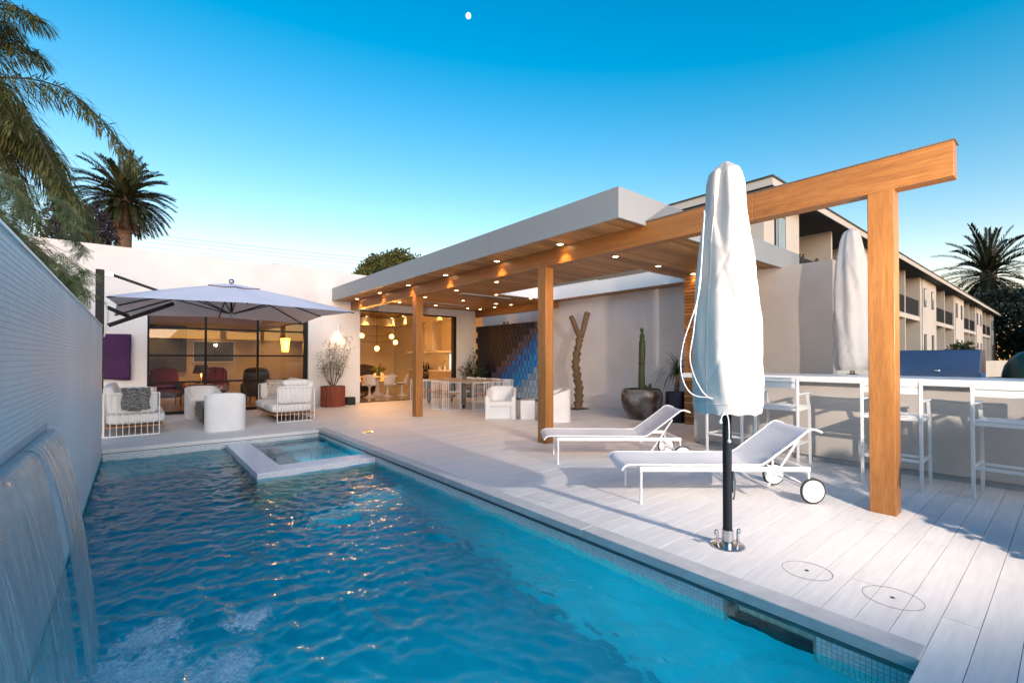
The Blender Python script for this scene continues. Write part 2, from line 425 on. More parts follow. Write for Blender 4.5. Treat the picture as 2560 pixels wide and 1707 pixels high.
o = st.build('tiles', M['spatile'], spa, fixn=False); o['kind'] = 'stuff'
bench = MB().box(1.592, 2.866, 7.162, 9.49, -1.1, -0.95).box(1.592, 2.0, 7.162, 9.49, -0.95, -0.55).box(2.0, 2.866, 9.05, 9.49, -0.95, -0.55)
M['spaplaster'] = mat('spa_plaster', (0.34, 0.74, 0.80), 0.7, var=0.1, vs=3)
bench.build('bench', M['spaplaster'], spa)

# ---- water
def noise2(x, y, seed, n=26, k0=8.0, k1=30.0, ang=None, spread=PI):
    r = np.random.RandomState(seed); h = np.zeros_like(x)
    for i in range(n):
        k = k0 * (k1 / k0) ** r.rand(); a = r.rand() * 2 * PI if ang is None else ang + (r.rand() - .5) * spread
        ph = r.rand() * 2 * PI
        wob = 0.35 * np.sin(x * r.uniform(1, 3) + y * r.uniform(1, 3) + r.rand() * 6)
        h += np.sin(k * (x * math.cos(a) + y * math.sin(a)) + ph + wob * 2.5) / k
    return h / n
def water_grid(name, x0, x1, y0, y1, z, step, amp, m):
    nx, ny = int((x1 - x0) / step) + 1, int((y1 - y0) / step) + 1
    X, Y = np.meshgrid(np.linspace(x0, x1, nx), np.linspace(y0, y1, ny), indexing='ij')
    h = noise2(X, Y, 3, 26, 7, 18) * 0.42 + noise2(X, Y, 9, 34, 18, 45) * 1.2 + noise2(X, Y, 15, 34, 45, 85) * 1.5
    dist = np.hypot(X + 0.1, Y - 2.8)
    bo = 1.0 + 1.2 * np.exp(-(dist / 0.9) ** 2)
    ring = np.sin(dist * 22 + 0.8 * np.sin(3 * X + 2 * Y)) * 0.002 * np.exp(-dist / 1.8)
    Z = z + (h * 1.0 * bo + ring) * amp
    v = np.stack([X, Y, Z], -1).reshape(-1, 3)
    idx = np.arange(nx * ny).reshape(nx, ny)
    f = np.stack([idx[:-1, :-1], idx[1:, :-1], idx[1:, 1:], idx[:-1, 1:]], -1).reshape(-1, 4)
    me = bpy.data.meshes.new(name); me.from_pydata(v.tolist(), [], f.tolist()); me.update()
    me.polygons.foreach_set('use_smooth', [True] * len(me.polygons)); me.materials.append(m)
    o = bpy.data.objects.new(name, me); link(o); return o
def watermat(name, foam, bump=0.25):
    m = bpy.data.materials.new(name); m.use_nodes = True; t = m.node_tree; t.nodes.clear()
    o = N(t, 'ShaderNodeOutputMaterial')
    co = coords(t, 'world')
    n1 = N(t, 'ShaderNodeTexNoise', _Scale=24.0, _Detail=3.0, _Distortion=0.8); L(t, co, n1.inputs['Vector'])
    bp = N(t, 'ShaderNodeBump'); bp.inputs['Strength'].default_value = bump; bp.inputs['Distance'].default_value = 0.012; L(t, n1.outputs[0], bp.inputs['Height'])
    fr = N(t, 'ShaderNodeFresnel'); fr.inputs['IOR'].default_value = 1.33; L(t, bp.outputs[0], fr.inputs['Normal'])
    gl = N(t, 'ShaderNodeBsdfGlossy'); gl.inputs['Roughness'].default_value = 0.006; L(t, bp.outputs[0], gl.inputs['Normal'])
    rf = N(t, 'ShaderNodeBsdfRefraction'); rf.inputs['IOR'].default_value = 1.33; rf.inputs['Roughness'].default_value = 0.0; rf.inputs['Color'].default_value = (0.22, 0.86, 0.95, 1); L(t, bp.outputs[0], rf.inputs['Normal'])
    tr = N(t, 'ShaderNodeBsdfTransparent'); tr.inputs[0].default_value = (0.22, 0.86, 0.95, 1)
    m0 = N(t, 'ShaderNodeMixShader'); m0.inputs[0].default_value = 1.0; L(t, tr.outputs[0], m0.inputs[1]); L(t, rf.outputs[0], m0.inputs[2])
    m1 = N(t, 'ShaderNodeMixShader'); L(t, fr.outputs[0], m1.inputs[0]); L(t, m0.outputs[0], m1.inputs[1]); L(t, gl.outputs[0], m1.inputs[2])
    out = m1.outputs[0]
    if foam:
        geo = N(t, 'ShaderNodeNewGeometry')
        def blob(cx, cy, rad):
            d = N(t, 'ShaderNodeVectorMath', operation='DISTANCE'); L(t, geo.outputs['Position'], d.inputs[0]); d.inputs[1].default_value = (cx, cy, WZ)
            r = N(t, 'ShaderNodeMapRange'); L(t, d.outputs['Value'], r.inputs[0]); r.inputs[1].default_value = 0; r.inputs[2].default_value = rad; r.inputs[3].default_value = 1; r.inputs[4].default_value = 0
            return r.outputs[0]
        acc = blob(-0.12, 2.35, 0.80)
        for c in ((-0.05, 2.95, 0.75), (0.08, 3.35, 0.42), (-0.1, 1.8, 0.7), (0.35, 2.75, 0.42), (0.55, 3.2, 0.30)):
            mx = N(t, 'ShaderNodeMath', operation='MAXIMUM'); L(t, acc, mx.inputs[0]); L(t, blob(*c), mx.inputs[1]); acc = mx.outputs[0]
        co2 = coords(t, 'world', (1.0, 1.0, 1.0))
        n2 = N(t, 'ShaderNodeTexNoise', _Scale=15.0, _Detail=12.0, _Roughness=0.70, _Distortion=0.9); L(t, co2, n2.inputs['Vector'])
        ad = N(t, 'ShaderNodeMath', operation='MULTIPLY'); L(t, acc, ad.inputs[0]); L(t, n2.outputs[0], ad.inputs[1])
        fm = ramp(t, ad.outputs[0], [(0.27, (0, 0, 0)), (0.37, (0.9,) * 3)])
        n3 = N(t, 'ShaderNodeTexNoise', _Scale=55.0, _Detail=6.0, _Roughness=0.65); L(t, co2, n3.inputs['Vector'])
        fm = mixc(t, fm, ramp(t, n3.outputs[0], [(0.34, (0.35,) * 3), (0.60, (1.0,) * 3)]), 1.0, 'MULTIPLY')
        df = N(t, 'ShaderNodeBsdfDiffuse'); df.inputs[0].default_value = (0.72, 0.80, 0.84, 1)
        m2 = N(t, 'ShaderNodeMixShader'); L(t, fm, m2.inputs[0]); L(t, out, m2.inputs[1]); L(t, df.outputs[0], m2.inputs[2]); out = m2.outputs[0]
    L(t, out, o.inputs[0]); return m
M['water'] = watermat('pool_water', True, 0.22); M['spawater'] = watermat('spa_water', False, 0.02)
w1 = water_grid('pool_water', PX0 + .001, PX1 - .008, PY0 + .01, PY1 - .008, WZ, 0.018, 0.62, M['water']); struct(w1)
w2 = water_grid('spa_water', 1.592, PX1 - .008, 7.162, PY1 - .008, SZ - 0.035, 0.06, 0.03, M['spawater']); struct(w2)

# ---- mosaic wall with a spillway
mw = thing('mosaic_wall', 'tall pale blue mosaic privacy wall along the left of the pool with a spillway', 'wall')
bx(-0.72, PX0 - .003, -2.5, 9.52, -0.16, 1.90).build('wall', M['mosaic_grout'], mw)
bx(-0.74, PX0 + .004, -2.5, 9.525, 1.9005, 1.915).build('cap', M['white'], mw)
bx(PX0 - .002, PX0 + .006, 0.45, 9.49, -0.165, -0.15).build('base_strip', M['darkgap'], mw)
mt = MB(); mp_ = 0.0255
tile_quads(mt, (PX0 - .003, 1.0, -0.14), (0, 1, 0), (0, 0, 1), (1, 0, 0), int(8.5 / mp_), int(2.03 / mp_), mp_, 0.0022, 0.0025,
           skip=lambda i, jj: abs(-0.14 + jj * mp_ - 1.0) < 0.03 and 1.0 + i * mp_ < 3.78)
o = mt.build('tiles', M['mosaic'], mw, fixn=False); o['kind'] = 'stuff'
bx(PX0 - .002, PX0 + .035, 0.6, 3.77, 0.978, 0.99).build('spillway_lip', M['track'], mw)

# ---- falling water: two sheets from the spillway
def sheetmat():
    m = bpy.data.materials.new('falling_water'); m.use_nodes = True; t = m.node_tree; t.nodes.clear()
    o = N(t, 'ShaderNodeOutputMaterial'); co = coords(t, 'world', (1.0, 85.0, 0.22))
    n1 = N(t, 'ShaderNodeTexNoise', _Scale=2.2, _Detail=7.0, _Roughness=0.66); L(t, co, n1.inputs['Vector'])
    bp = N(t, 'ShaderNodeBump'); bp.inputs['Strength'].default_value = 0.6; bp.inputs['Distance'].default_value = 0.02; L(t, n1.outputs[0], bp.inputs['Height'])
    fr = N(t, 'ShaderNodeFresnel'); fr.inputs[0].default_value = 1.22; L(t, bp.outputs[0], fr.inputs['Normal'])
    tr = N(t, 'ShaderNodeBsdfTransparent'); tr.inputs[0].default_value = (0.90, 0.97, 0.99, 1)
    gl = N(t, 'ShaderNodeBsdfGlossy'); gl.inputs['Roughness'].default_value = 0.12; L(t, bp.outputs[0], gl.inputs['Normal'])
    df = N(t, 'ShaderNodeBsdfDiffuse'); df.inputs[0].default_value = (0.70, 0.76, 0.80, 1)
    mx = N(t, 'ShaderNodeMixShader'); L(t, fr.outputs[0], mx.inputs[0]); L(t, tr.outputs[0], mx.inputs[1]); L(t, gl.outputs[0], mx.inputs[2])
    st = ramp(t, n1.outputs[0], [(0.44, (0.02,) * 3), (0.64, (0.36,) * 3)])
    m2 = N(t, 'ShaderNodeMixShader'); L(t, st, m2.inputs[0]); L(t, mx.outputs[0], m2.inputs[1]); L(t, df.outputs[0], m2.inputs[2]); L(t, m2.outputs[0], o.inputs[0]); return m
M['sheet'] = sheetmat()
wf = thing('waterfall', 'clear water sheets pouring from the spillway of the mosaic wall into the pool', 'waterfall')
def sheet(y0, y1, pinch0, pinch1, seed):
    r = np.random.RandomState(seed); P = []
    for i in range(61):
        u = i / 60; row_ = []
        for q in range(33):
            s = q / 32; tt = -0.06 + s * 0.55
            z = 0.995 - (4.9 * tt * tt if tt > 0 else 0); x = PX0 + 0.03 + 0.42 * tt + 0.012 * math.sin(u * 23 + 2) * s + 0.006 * math.sin(u * 71 + s * 3) * s
            ya, yb = y0 + pinch0 * s ** 1.5, y1 + pinch1 * s ** 1.5
            row_.append((x, ya + (yb - ya) * u + 0.006 * math.sin(9 * s + u * 40) * s, z))
        P.append(row_)
    return MB().grid(P).build('water_sheet', M['sheet'], wf, smooth=180, fixn=False)
sheet(2.92, 3.74, 0.10, -0.22, 1); sheet(0.9, 2.90, 0.1, -0.16, 2)
# ================================================================== HOUSE
FY = 14.4
house = thing('house', 'low white stucco pavilion house with steel window wall and open kitchen doorway', 'house', (0, 0, 0))
hw = MB()
for a in ((-6.5, 0.23, FY, FY + .28, -.1, 4.07), (3.98, 5.54, FY, FY + .28, -.1, 4.07), (9.16, 9.99, FY, FY + .28, -.1, 4.07),
          (0.23, 3.98, FY, FY + .28, 2.78, 4.07), (5.54, 9.16, FY, FY + .28, 2.95, 4.07)): hw.box(*a)
hw.build('wall', M['stucco'], house)
bx(-6.5, 10.9, FY + .29, 23.5, 3.55, 3.7).build('roof', M['fascia'], house)
bx(3.0, 5.0, FY - .004, FY + .1, 4.0705, 4.10).build('parapet_cap', M['stucco'], house)
M['cream'] = mat('cream_wall', (0.58, 0.50, 0.38), 0.8, var=0.04, vs=1.0)
M['kfloor'] = mat('polished_concrete', (0.26, 0.23, 0.20), 0.12, var=0.2, vs=1.5)
M['kwood'] = wood('walnut_ceiling', (0.16, 0.075, 0.03), (0.28, 0.14, 0.06), 'x', 1.0)
# living room shell
lr = MB().box(-3.2, -3.1, FY + .29, 20, 0, 2.95).box(-3.2, 5.1, 19.6, 19.7, 0, 2.95)
lr.build('living_room_wall', M['cream'], house)
bx(5.1, 5.25, FY + .29, 22.6, 0, 3.5).build('party_wall', M['cream'], house)
bx(-3.2, 5.1, FY + .29, 20, 2.95, 3.0).build('living_room_ceiling', M['white'], house)
M['lfloor'] = wood('oak_floor', (0.16, 0.09, 0.05), (0.26, 0.15, 0.08), 'x', 1.0, 0.3)
bx(-3.2, 5.1, FY + .0, 20, -0.09, -0.004).build('living_room_floor', M['lfloor'], house)
# kitchen shell
bx(5.25, 10.9, 22.6, 22.7, 0, 3.5).build('kitchen_back_wall', M['cream'], house)
M['kside'] = mat('kitchen_wall', (0.60, 0.55, 0.47), 0.7, var=0.04, vs=1.0)
bx(10.5, 10.6, FY + .285, 22.6, 0, 3.5).build('kitchen_side_wall', M['kside'], house)
bx(5.25, 10.5, FY + .29, 22.6, 3.42, 3.5).build('kitchen_ceiling', M['kwood'], house)
bx(9.95, 10.498, FY + .30, 22.59, 3.02, 3.41).build('soffit', M['cream'], house, bevel=0.01)
bx(5.26, 9.949, 21.7, 22.59, 3.02, 3.41).build('soffit', M['cream'], house, bevel=0.01)
bx(5.25, 10.5, FY + .0, 22.6, -0.09, -0.003).build('kitchen_floor', M['kfloor'], house)
# window wall
win = MB(); fy0, fy1 = FY + .06, FY + .13
for z in (2.18, 1.48, 0.80): win.box(0.24, 3.86, fy0 + .004, fy1 - .004, z - .022, z + .022)
for x in (1.44, 2.66): win.box(x - .025, x + .025, fy0, fy1, 0.06, 2.77)
win.box(0.23, 0.27, fy0 - .003, fy1 + .003, 0, 2.775).box(3.862, 3.978, fy0 - .003, fy1 + .003, 0, 2.775).box(0.27, 3.862, fy0 - .006, fy1 + .006, 0.002, 0.06).box(0.27, 3.862, fy0 - .006, fy1 + .006, 2.74, 2.778)
window = win.build('window', M['black'], house)
xsn = [0.27, 1.415, 1.465, 2.635, 2.685, 3.862]; zsn = [0.06, 0.778, 0.822, 1.458, 1.502, 2.158, 2.202, 2.74]
for i in range(3):
    for jn in range(4):
        MB().add([(xsn[2*i], FY + .095, zsn[2*jn]), (xsn[2*i+1], FY + .095, zsn[2*jn]), (xsn[2*i+1], FY + .095, zsn[2*jn+1]), (xsn[2*i], FY + .095, zsn[2*jn+1])], [(0, 1, 2, 3)]).build('pane', M['glass'], window, fixn=False)
df = MB().box(5.54, 9.16, FY + .05, FY + .16, 2.905, 2.949).box(9.045, 9.158, FY + .04, FY + .2, 0, 2.905).box(5.541, 9.045, FY + .03, FY + .17, -0.003, 0.012)
df.build('door_frame', M['black'], house)
# ================================================================== CANOPY
CX0, CX1, CY0, CY1, CZ = 4.66, 10.62, 3.59, 14.397, 3.185
OX0, OX1, OY0, OY1 = 7.80, 9.85, 5.55, 10.10       # opening to the sky
can = thing('canopy', 'flat white canopy roof with cedar board ceiling over the patio', 'canopy')
f = MB(); tk = 0.035
f.box(CX0, CX0 + tk, CY0, CY1, 3.165, 3.556).box(CX0 + tk, CX1, CY0, CY0 + tk, 3.165, 3.556).box(CX1 - tk, CX1, CY0 + tk, CY1, 3.165, 3.556)
f.build('fascia', M['fascia'], can, bevel=0.003)
for y in (6.3, 8.9, 11.5): bx(CX0 - .0012, CX0 + .01, y, y + .003, 3.166, 3.555).build('fascia_joint', M['track'], can)
rf = MB()
for a in ((CX0 + tk, OX0 - .03, CY0 + tk, CY1), (OX1 + .03, CX1 - tk, CY0 + tk, CY1), (OX0 - .03, OX1 + .03, CY0 + tk, OY0 - .03), (OX0 - .03, OX1 + .03, OY1 + .03, CY1)): rf.box(*a, 3.21, 3.53)
rf.build('roof', M['fascia'], can)
rv = MB().box(OX0 - .028, OX0, OY0, OY1, 3.186, 3.55).box(OX1, OX1 + .028, OY0, OY1, 3.186, 3.55).box(OX0, OX1, OY0 - .028, OY0, 3.186, 3.55).box(OX0, OX1, OY1, OY1 + .028, 3.186, 3.55)
rv.build('opening_reveal', M['soffit_white'], can)
bmesh_ = bx(-.5, .5, -.5, .5, -.5, .5).mesh('ceiling_board'); bmesh_.materials.append(M['ceil'])
y = CY0 + tk; bp_ = 0.0985
while y + bp_ < CY1:
    spans = [(CX0 + tk, CX1 - tk)]
    if OY0 - bp_ < y < OY1: spans = [(CX0 + tk, OX0 - .001), (OX1 + .001, CX1 - tk)]
    for a, b in spans:
        o = bpy.data.objects.new('ceiling_board', bmesh_); link(o, can)
        o.location = ((a + b) / 2, y + bp_ / 2, CZ + .010 + rng.uniform(-.001, .001)); o.scale = (b - a, bp_ - 0.010, 0.020)
    y += bp_
# timber beam and posts
bm_ = thing('timber_beam', 'long cedar beam running from the house over the patio to the free end', 'beam')
bx(5.235, 5.405, 0.62, 2.22, 2.92, 3.213).build('beam_end_piece', M['beam'], bm_, bevel=0.004)
bx(5.235, 5.405, 2.2215, FY - .002, 2.92, 3.213).build('beam_piece', M['beam'], bm_, bevel=0.004)
bx(5.225, 5.415, 0.608, CY0 - .002, 3.2135, 3.222).build('metal_cap', M['track'], bm_)
for y, lab in ((1.107, 'thick cedar post standing nearest the camera beside the bar stools'), (5.61, 'cedar post behind the foot end of the farther lounger'), (10.12, 'cedar post nearest the kitchen doorway')):
    tag(bx(-.09, .09, -.097, .097, 0, 2.919).build('timber_post', M['post'], bevel=0.005, loc=(5.32, y, 0)), lab, 'post', 'cedar posts under the beam')
tag(bx(9.98, 10.12, 10.1, FY - .003, 2.955, 3.184).build('rear_timber_beam', M['beam'], bevel=0.004), 'short dark cedar beam above the blue block screen', 'beam')
# ================================================================== WALLS round the patio
tag(bx(10.35, 10.55, 5.0, 11.0, -.1, 3.28).build('courtyard_wall', M['stucco']), 'white plaster wall behind the wooden sculpture and cactus pot', 'wall')
tag(bx(9.72, 9.95, 2.75, 5.05, -.1, 3.19).build('boundary_wall', M['beige']), 'beige stucco boundary wall behind the bar counter', 'wall')
nb = thing('neighbour_wall', 'pale blue-white neighbouring wall seen above the blue block screen', 'wall')
bx(11.3, 11.5, 9.6, 23, -.1, 3.9).build('wall', M['white'], nb)
for y in (14.0, 14.22): bx(11.292, 11.2995, y, y + .13, 2.66, 2.86).build('vent', M['track'], nb)
# cedar slat column
sc = thing('slat_screen', 'cedar slat screen column behind the white covered umbrella', 'screen', (0, 0, 0))
bx(9.20, 9.70, 4.45, 5.28, 0, 3.18).build('backing', M['darkgap'], sc)
smesh = bx(-.5, .5, -.5, .5, -.5, .5).mesh('slat'); smesh.materials.append(M['slat'])
z = 0.01
while z < 3.16:
    o = bpy.data.objects.new('slat', smesh); link(o, sc); o.location = (9.43, 4.87 + rng.uniform(-.004, .004), z + .032); o.scale = (0.57, 0.90, 0.058); z += 0.070
# ---- blue block screen
bs = thing('block_screen', 'black to blue gradient screen of angled square blocks beside the kitchen', 'screen', (0, 0, 0))
bx(10.16, 10.2, 10.88, 14.39, 0.02, 2.62).build('backing', M['darkgap'], bs)
pal = [('block_black', (0.004, 0.006, 0.015)), ('block_char', (0.010, 0.013, 0.028)), ('block_plum', (0.062, 0.058, 0.095)), ('block_navy', (0.045, 0.055, 0.15)), ('block_blue', (0.008, 0.12, 0.42)), ('block_azure', (0.010, 0.21, 0.60)), ('block_pale', (0.18, 0.33, 0.54)), ('block_mist', (0.27, 0.42, 0.60))]
BM = []
for n_, c_ in pal:
    me = bx(-.5, .5, -.5, .5, -.5, .5).mesh('block'); me.materials.append(mat(n_, c_, 0.45, var=0.06, orand=0.18)); BM.append(me)
rows_, rp, cp = 12, 0.2115, 0.197
for r_ in range(rows_):
    zc = 2.61 - rp * (r_ + .5)
    for c in range(18):
        y = 10.90 + cp * (c + .5) + (cp * .5 if r_ % 2 else 0)
        if y > 14.36: continue
        t = 1.5 * r_ + 0.5 - c - (.5 if r_ % 2 else 0) + rng.uniform(-.2, .2)
        ci = 0 if t < -7 else rng.choice((0, 1, 1)) if t <= 0 else 2 if t <= 2.2 else 3 if t <= 3 else 4 if t <= 6 else 5 if t <= 10 else 6 if t <= 12 else 7
        o = bpy.data.objects.new('block', BM[ci]); link(o, bs)
        o.location = (10.07, y, zc); o.scale = (0.045, cp * 0.74, rp * .97); o.rotation_euler = (0, 0, R(12))
# ================================================================== BAR
bar = thing('bar', 'long beige plaster outdoor bar with a white counter slab', 'bar')
bx(7.20, 8.05, -1.4, 4.02, 0.075, 1.09).build('body', M['barplaster'], bar, bevel=0.006)
bx(7.26, 8.0, -1.38, 3.96, -0.001, 0.0745).build('plinth', M['coping'], bar)
bx(6.985, 8.10, -1.42, 4.10, 1.0905, 1.168).build('counter', M['counter'], bar, bevel=0.005)
bx(8.12, 8.8, -1.4, 3.9, 0.0, 0.95).build('back_counter', M['barplaster'], bar)

# unseen wall added behind the camera to keep the low sun off the deck
gw = thing('added_shade_wall', 'white rendered wall added unseen behind the camera to shade the deck', 'wall', (0, 0, 0))
bx(-8, 14, -6.2, -6.0, -.1, 2.6).build('wall', M['stucco'], gw)
bx(-8.05, 14.05, -6.25, -5.95, 2.6005, 2.66).build('coping', M['coping'], gw)
# ================================================================== LAMPS of the place, assumed and added ones
# unseen flood lamp on a tripod behind the camera, assumed from the long patio shadows
fl = thing('assumed_floodlight', 'assumed black tripod flood lamp standing unseen on the near deck behind the camera', 'assumed_floodlight', (3.45, -1.35, 0))
for a in (90, 210, 330):
    MB().tube([(0.0, 0.0, 0.75), (0.42 * math.cos(R(a)), 0.42 * math.sin(R(a)), 0.01)], 0.012, 8).build('leg', M['black'], fl)
MB().cyl((0, 0, 0.5), (0, 0, 2.05), 0.014, n=10).build('pole', M['black'], fl)
hd = bx(-.13, .13, -.05, .05, -.10, .10).build('lamp_head', M['black'], fl, bevel=0.01, loc=(0, 0, 2.15)); hd.rotation_euler = (R(0), 0, R(-18))
bx(-.115, .115, .0505, .054, -.085, .085).build('lens', emit('assumed_flood_lens', (1, 0.86, 0.76), 4.0), hd)
ld = bpy.data.lights.new('assumed_flood_light', 'SPOT'); ld.energy = 540; ld.color = (1.0, 0.82, 0.68); ld.spot_size = R(130); ld.spot_blend = 1.0; ld.shadow_soft_size = 0.03
lo = bpy.data.objects.new('assumed_flood_light', ld); link(lo, fl); lo.location = (0.03, 0.09, 2.15)
lo.rotation_euler = Vector((-math.sin(R(22)), -math.cos(R(22)), 0.02)).to_track_quat('Z', 'Y').to_euler()

# recessed downlights
M['lens_on'] = emit('downlight_lens', (1.0, 0.66, 0.32), 14.0)
def downlight(loc, lab, power=7.5, size=95, grp='recessed downlights in the cedar ceiling'):
    t_ = thing('downlight', lab, 'downlight', loc, 0, grp)
    MB().lathe([(0.046, 0.0), (0.046, -0.006), (0.058, -0.006), (0.060, 0.0)], 20, cap=False).build('trim', M['white'], t_, smooth=40)
    MB().lathe([(0.001, -0.002), (0.045, -0.002)], 20, cap=False).build('lens', M['lens_on'], t_)
    l_ = bpy.data.lights.new('downlight_lamp', 'SPOT'); l_.energy = power; l_.color = (1.0, 0.50, 0.15); l_.spot_size = R(size); l_.spot_blend = 0.6; l_.shadow_soft_size = 0.03
    q = bpy.data.objects.new('downlight_lamp', l_); link(q, t_); q.location = (0, 0, -0.012)
    return t_
YS = [5.07, 6.69, 8.49, 10.22, 11.9, 13.56]
ORD = ['nearest the camera', 'second from the camera', 'third from the camera', 'fourth from the camera', 'fifth from the camera', 'sixth from the camera']
def light_row(x, ys, where, power):
    for n_, y in enumerate(ys): downlight((x, y, CZ - .001), 'ceiling downlight ' + where + ', ' + ORD[n_], power)
light_row(5.12, YS, 'just outside the long beam', 16.0)
light_row(6.49, YS, 'in the first row inside the long beam', 12)
light_row(7.8, [y for y in YS if not 5.5 < y < 10.15], 'in the middle row inside the beam', 12)
light_row(9.08, [y for y in YS if not 5.5 < y < 10.15], 'in the row beyond the roof opening', 5)
light_row(9.62, (11.8, 12.7, 13.56), 'close to the blue block screen', 1.0)
# unseen underwater lamps added to make the pool and spa water glow
for loc, d, lab in (((0.15, PY0 + .012, -0.80), (0, 1, 0), 'round underwater lamp added in the near pool wall'), ((2.3, 7.162, -0.62), (0, 1, 0), 'round underwater lamp added in the near wall of the spa')):
    t_ = thing('added_pool_lamp', lab, 'lamp', loc)
    t_.rotation_euler = Vector(d).to_track_quat('Z', 'Y').to_euler()
    MB().lathe([(0.10, 0), (0.10, 0.015), (0.085, 0.018), (0.085, 0.0)], 24, cap=False).build('rim', M['chrome'], t_, smooth=40)
    MB().lathe([(0.001, 0.010), (0.084, 0.010)], 24, cap=False).build('lens', emit('added_pool_lens', (0.45, 0.85, 1.0), 0.5), t_)
    l_ = bpy.data.lights.new('added_pool_light', 'AREA'); l_.shape = 'DISK'; l_.size = 0.16; l_.energy = 3 if loc[1] > 5 else 36; l_.color = (0.5, 0.95, 1.0)
    q = bpy.data.objects.new('added_pool_light', l_); link(q, t_); q.location = (0, 0, 0.02); q.rotation_euler = (PI, 0, 0)

# ================================================================== FURNITURE
def rot2(pts, a): return [(x*math.cos(a) - y*math.sin(a), x*math.sin(a) + y*math.cos(a)) for x, y in pts]
def smoothpath(pts, n=6):
    P = [Vector(p) for p in pts]; out = []
    for i in range(len(P) - 1):
        p0, p1, p2, p3 = P[max(i-1, 0)], P[i], P[i+1], P[min(i+2, len(P)-1)]
        for k in range(n):
            t_ = k / n
            out.append(0.5 * ((2*p1) + (p2-p0)*t_ + (2*p0-5*p1+4*p2-p3)*t_**2 + (3*p1-p0-3*p2+p3)*t_**3))
    out.append(P[-1]); return out
def pillow(name, m, parent, c, size, rot=None, puff=0.35, n=14):
    a, b, h = [q / 2 for q in size]; mb = MB()
    e = 0.28
    def sp(v, p): return math.copysign(abs(v) ** p, v)
    P = []
    for i in range(2 * n):
        th = 2 * PI * i / (2 * n); rowp = []
        for k in range(n + 1):
            ph = -PI / 2 + PI * k / n
            x = a * sp(math.cos(ph), e) * sp(math.cos(th), e); y = b * sp(math.cos(ph), e) * sp(math.sin(th), e)
            bulge = 1 + puff * (1 - (x / a) ** 2) * (1 - (y / b) ** 2)
            rowp.append(Vector((x, y, h * sp(math.sin(ph), 0.55) * bulge)))
        P.append(rowp)
    mb.grid(P, closed_u=True)
    if rot is not None: mb.xf(rot.to_4x4())
    mb.xf(Matrix.Translation(c))
    return mb.build(name, m, parent, smooth=180)

# ---------------------------------------------------------------- sun loungers
def slingmat():
    m, t, b = nodes('sling_mesh'); b.inputs['Base Color'].default_value = (0.82, 0.82, 0.84, 1); b.inputs['Roughness'].default_value = 0.6
    tr = N(t, 'ShaderNodeBsdfTransparent'); tl = N(t, 'ShaderNodeBsdfTranslucent'); tl.inputs[0].default_value = (0.7, 0.7, 0.75, 1)
    w = N(t, 'ShaderNodeTexWave', _Scale=90.0); w.bands_direction = 'X'; L(t, coords(t, 'obj'), w.inputs['Vector'])
    a1 = N(t, 'ShaderNodeMixShader'); a1.inputs[0].default_value = 0.25; L(t, b.outputs[0], a1.inputs[1]); L(t, tl.outputs[0], a1.inputs[2])
    a2 = N(t, 'ShaderNodeMixShader'); L(t, ramp(t, w.outputs[0], [(0.2, (0.01,) * 3), (0.9, (0.14,) * 3)]), a2.inputs[0]); L(t, a1.outputs[0], a2.inputs[1]); L(t, tr.outputs[0], a2.inputs[2])
    L(t, a2.outputs[0], t.nodes['Material Output'].inputs[0]); return m
M['sling'] = slingmat()
M['rubber'] = mat('black_rubber', (0.02, 0.02, 0.02), 0.7)
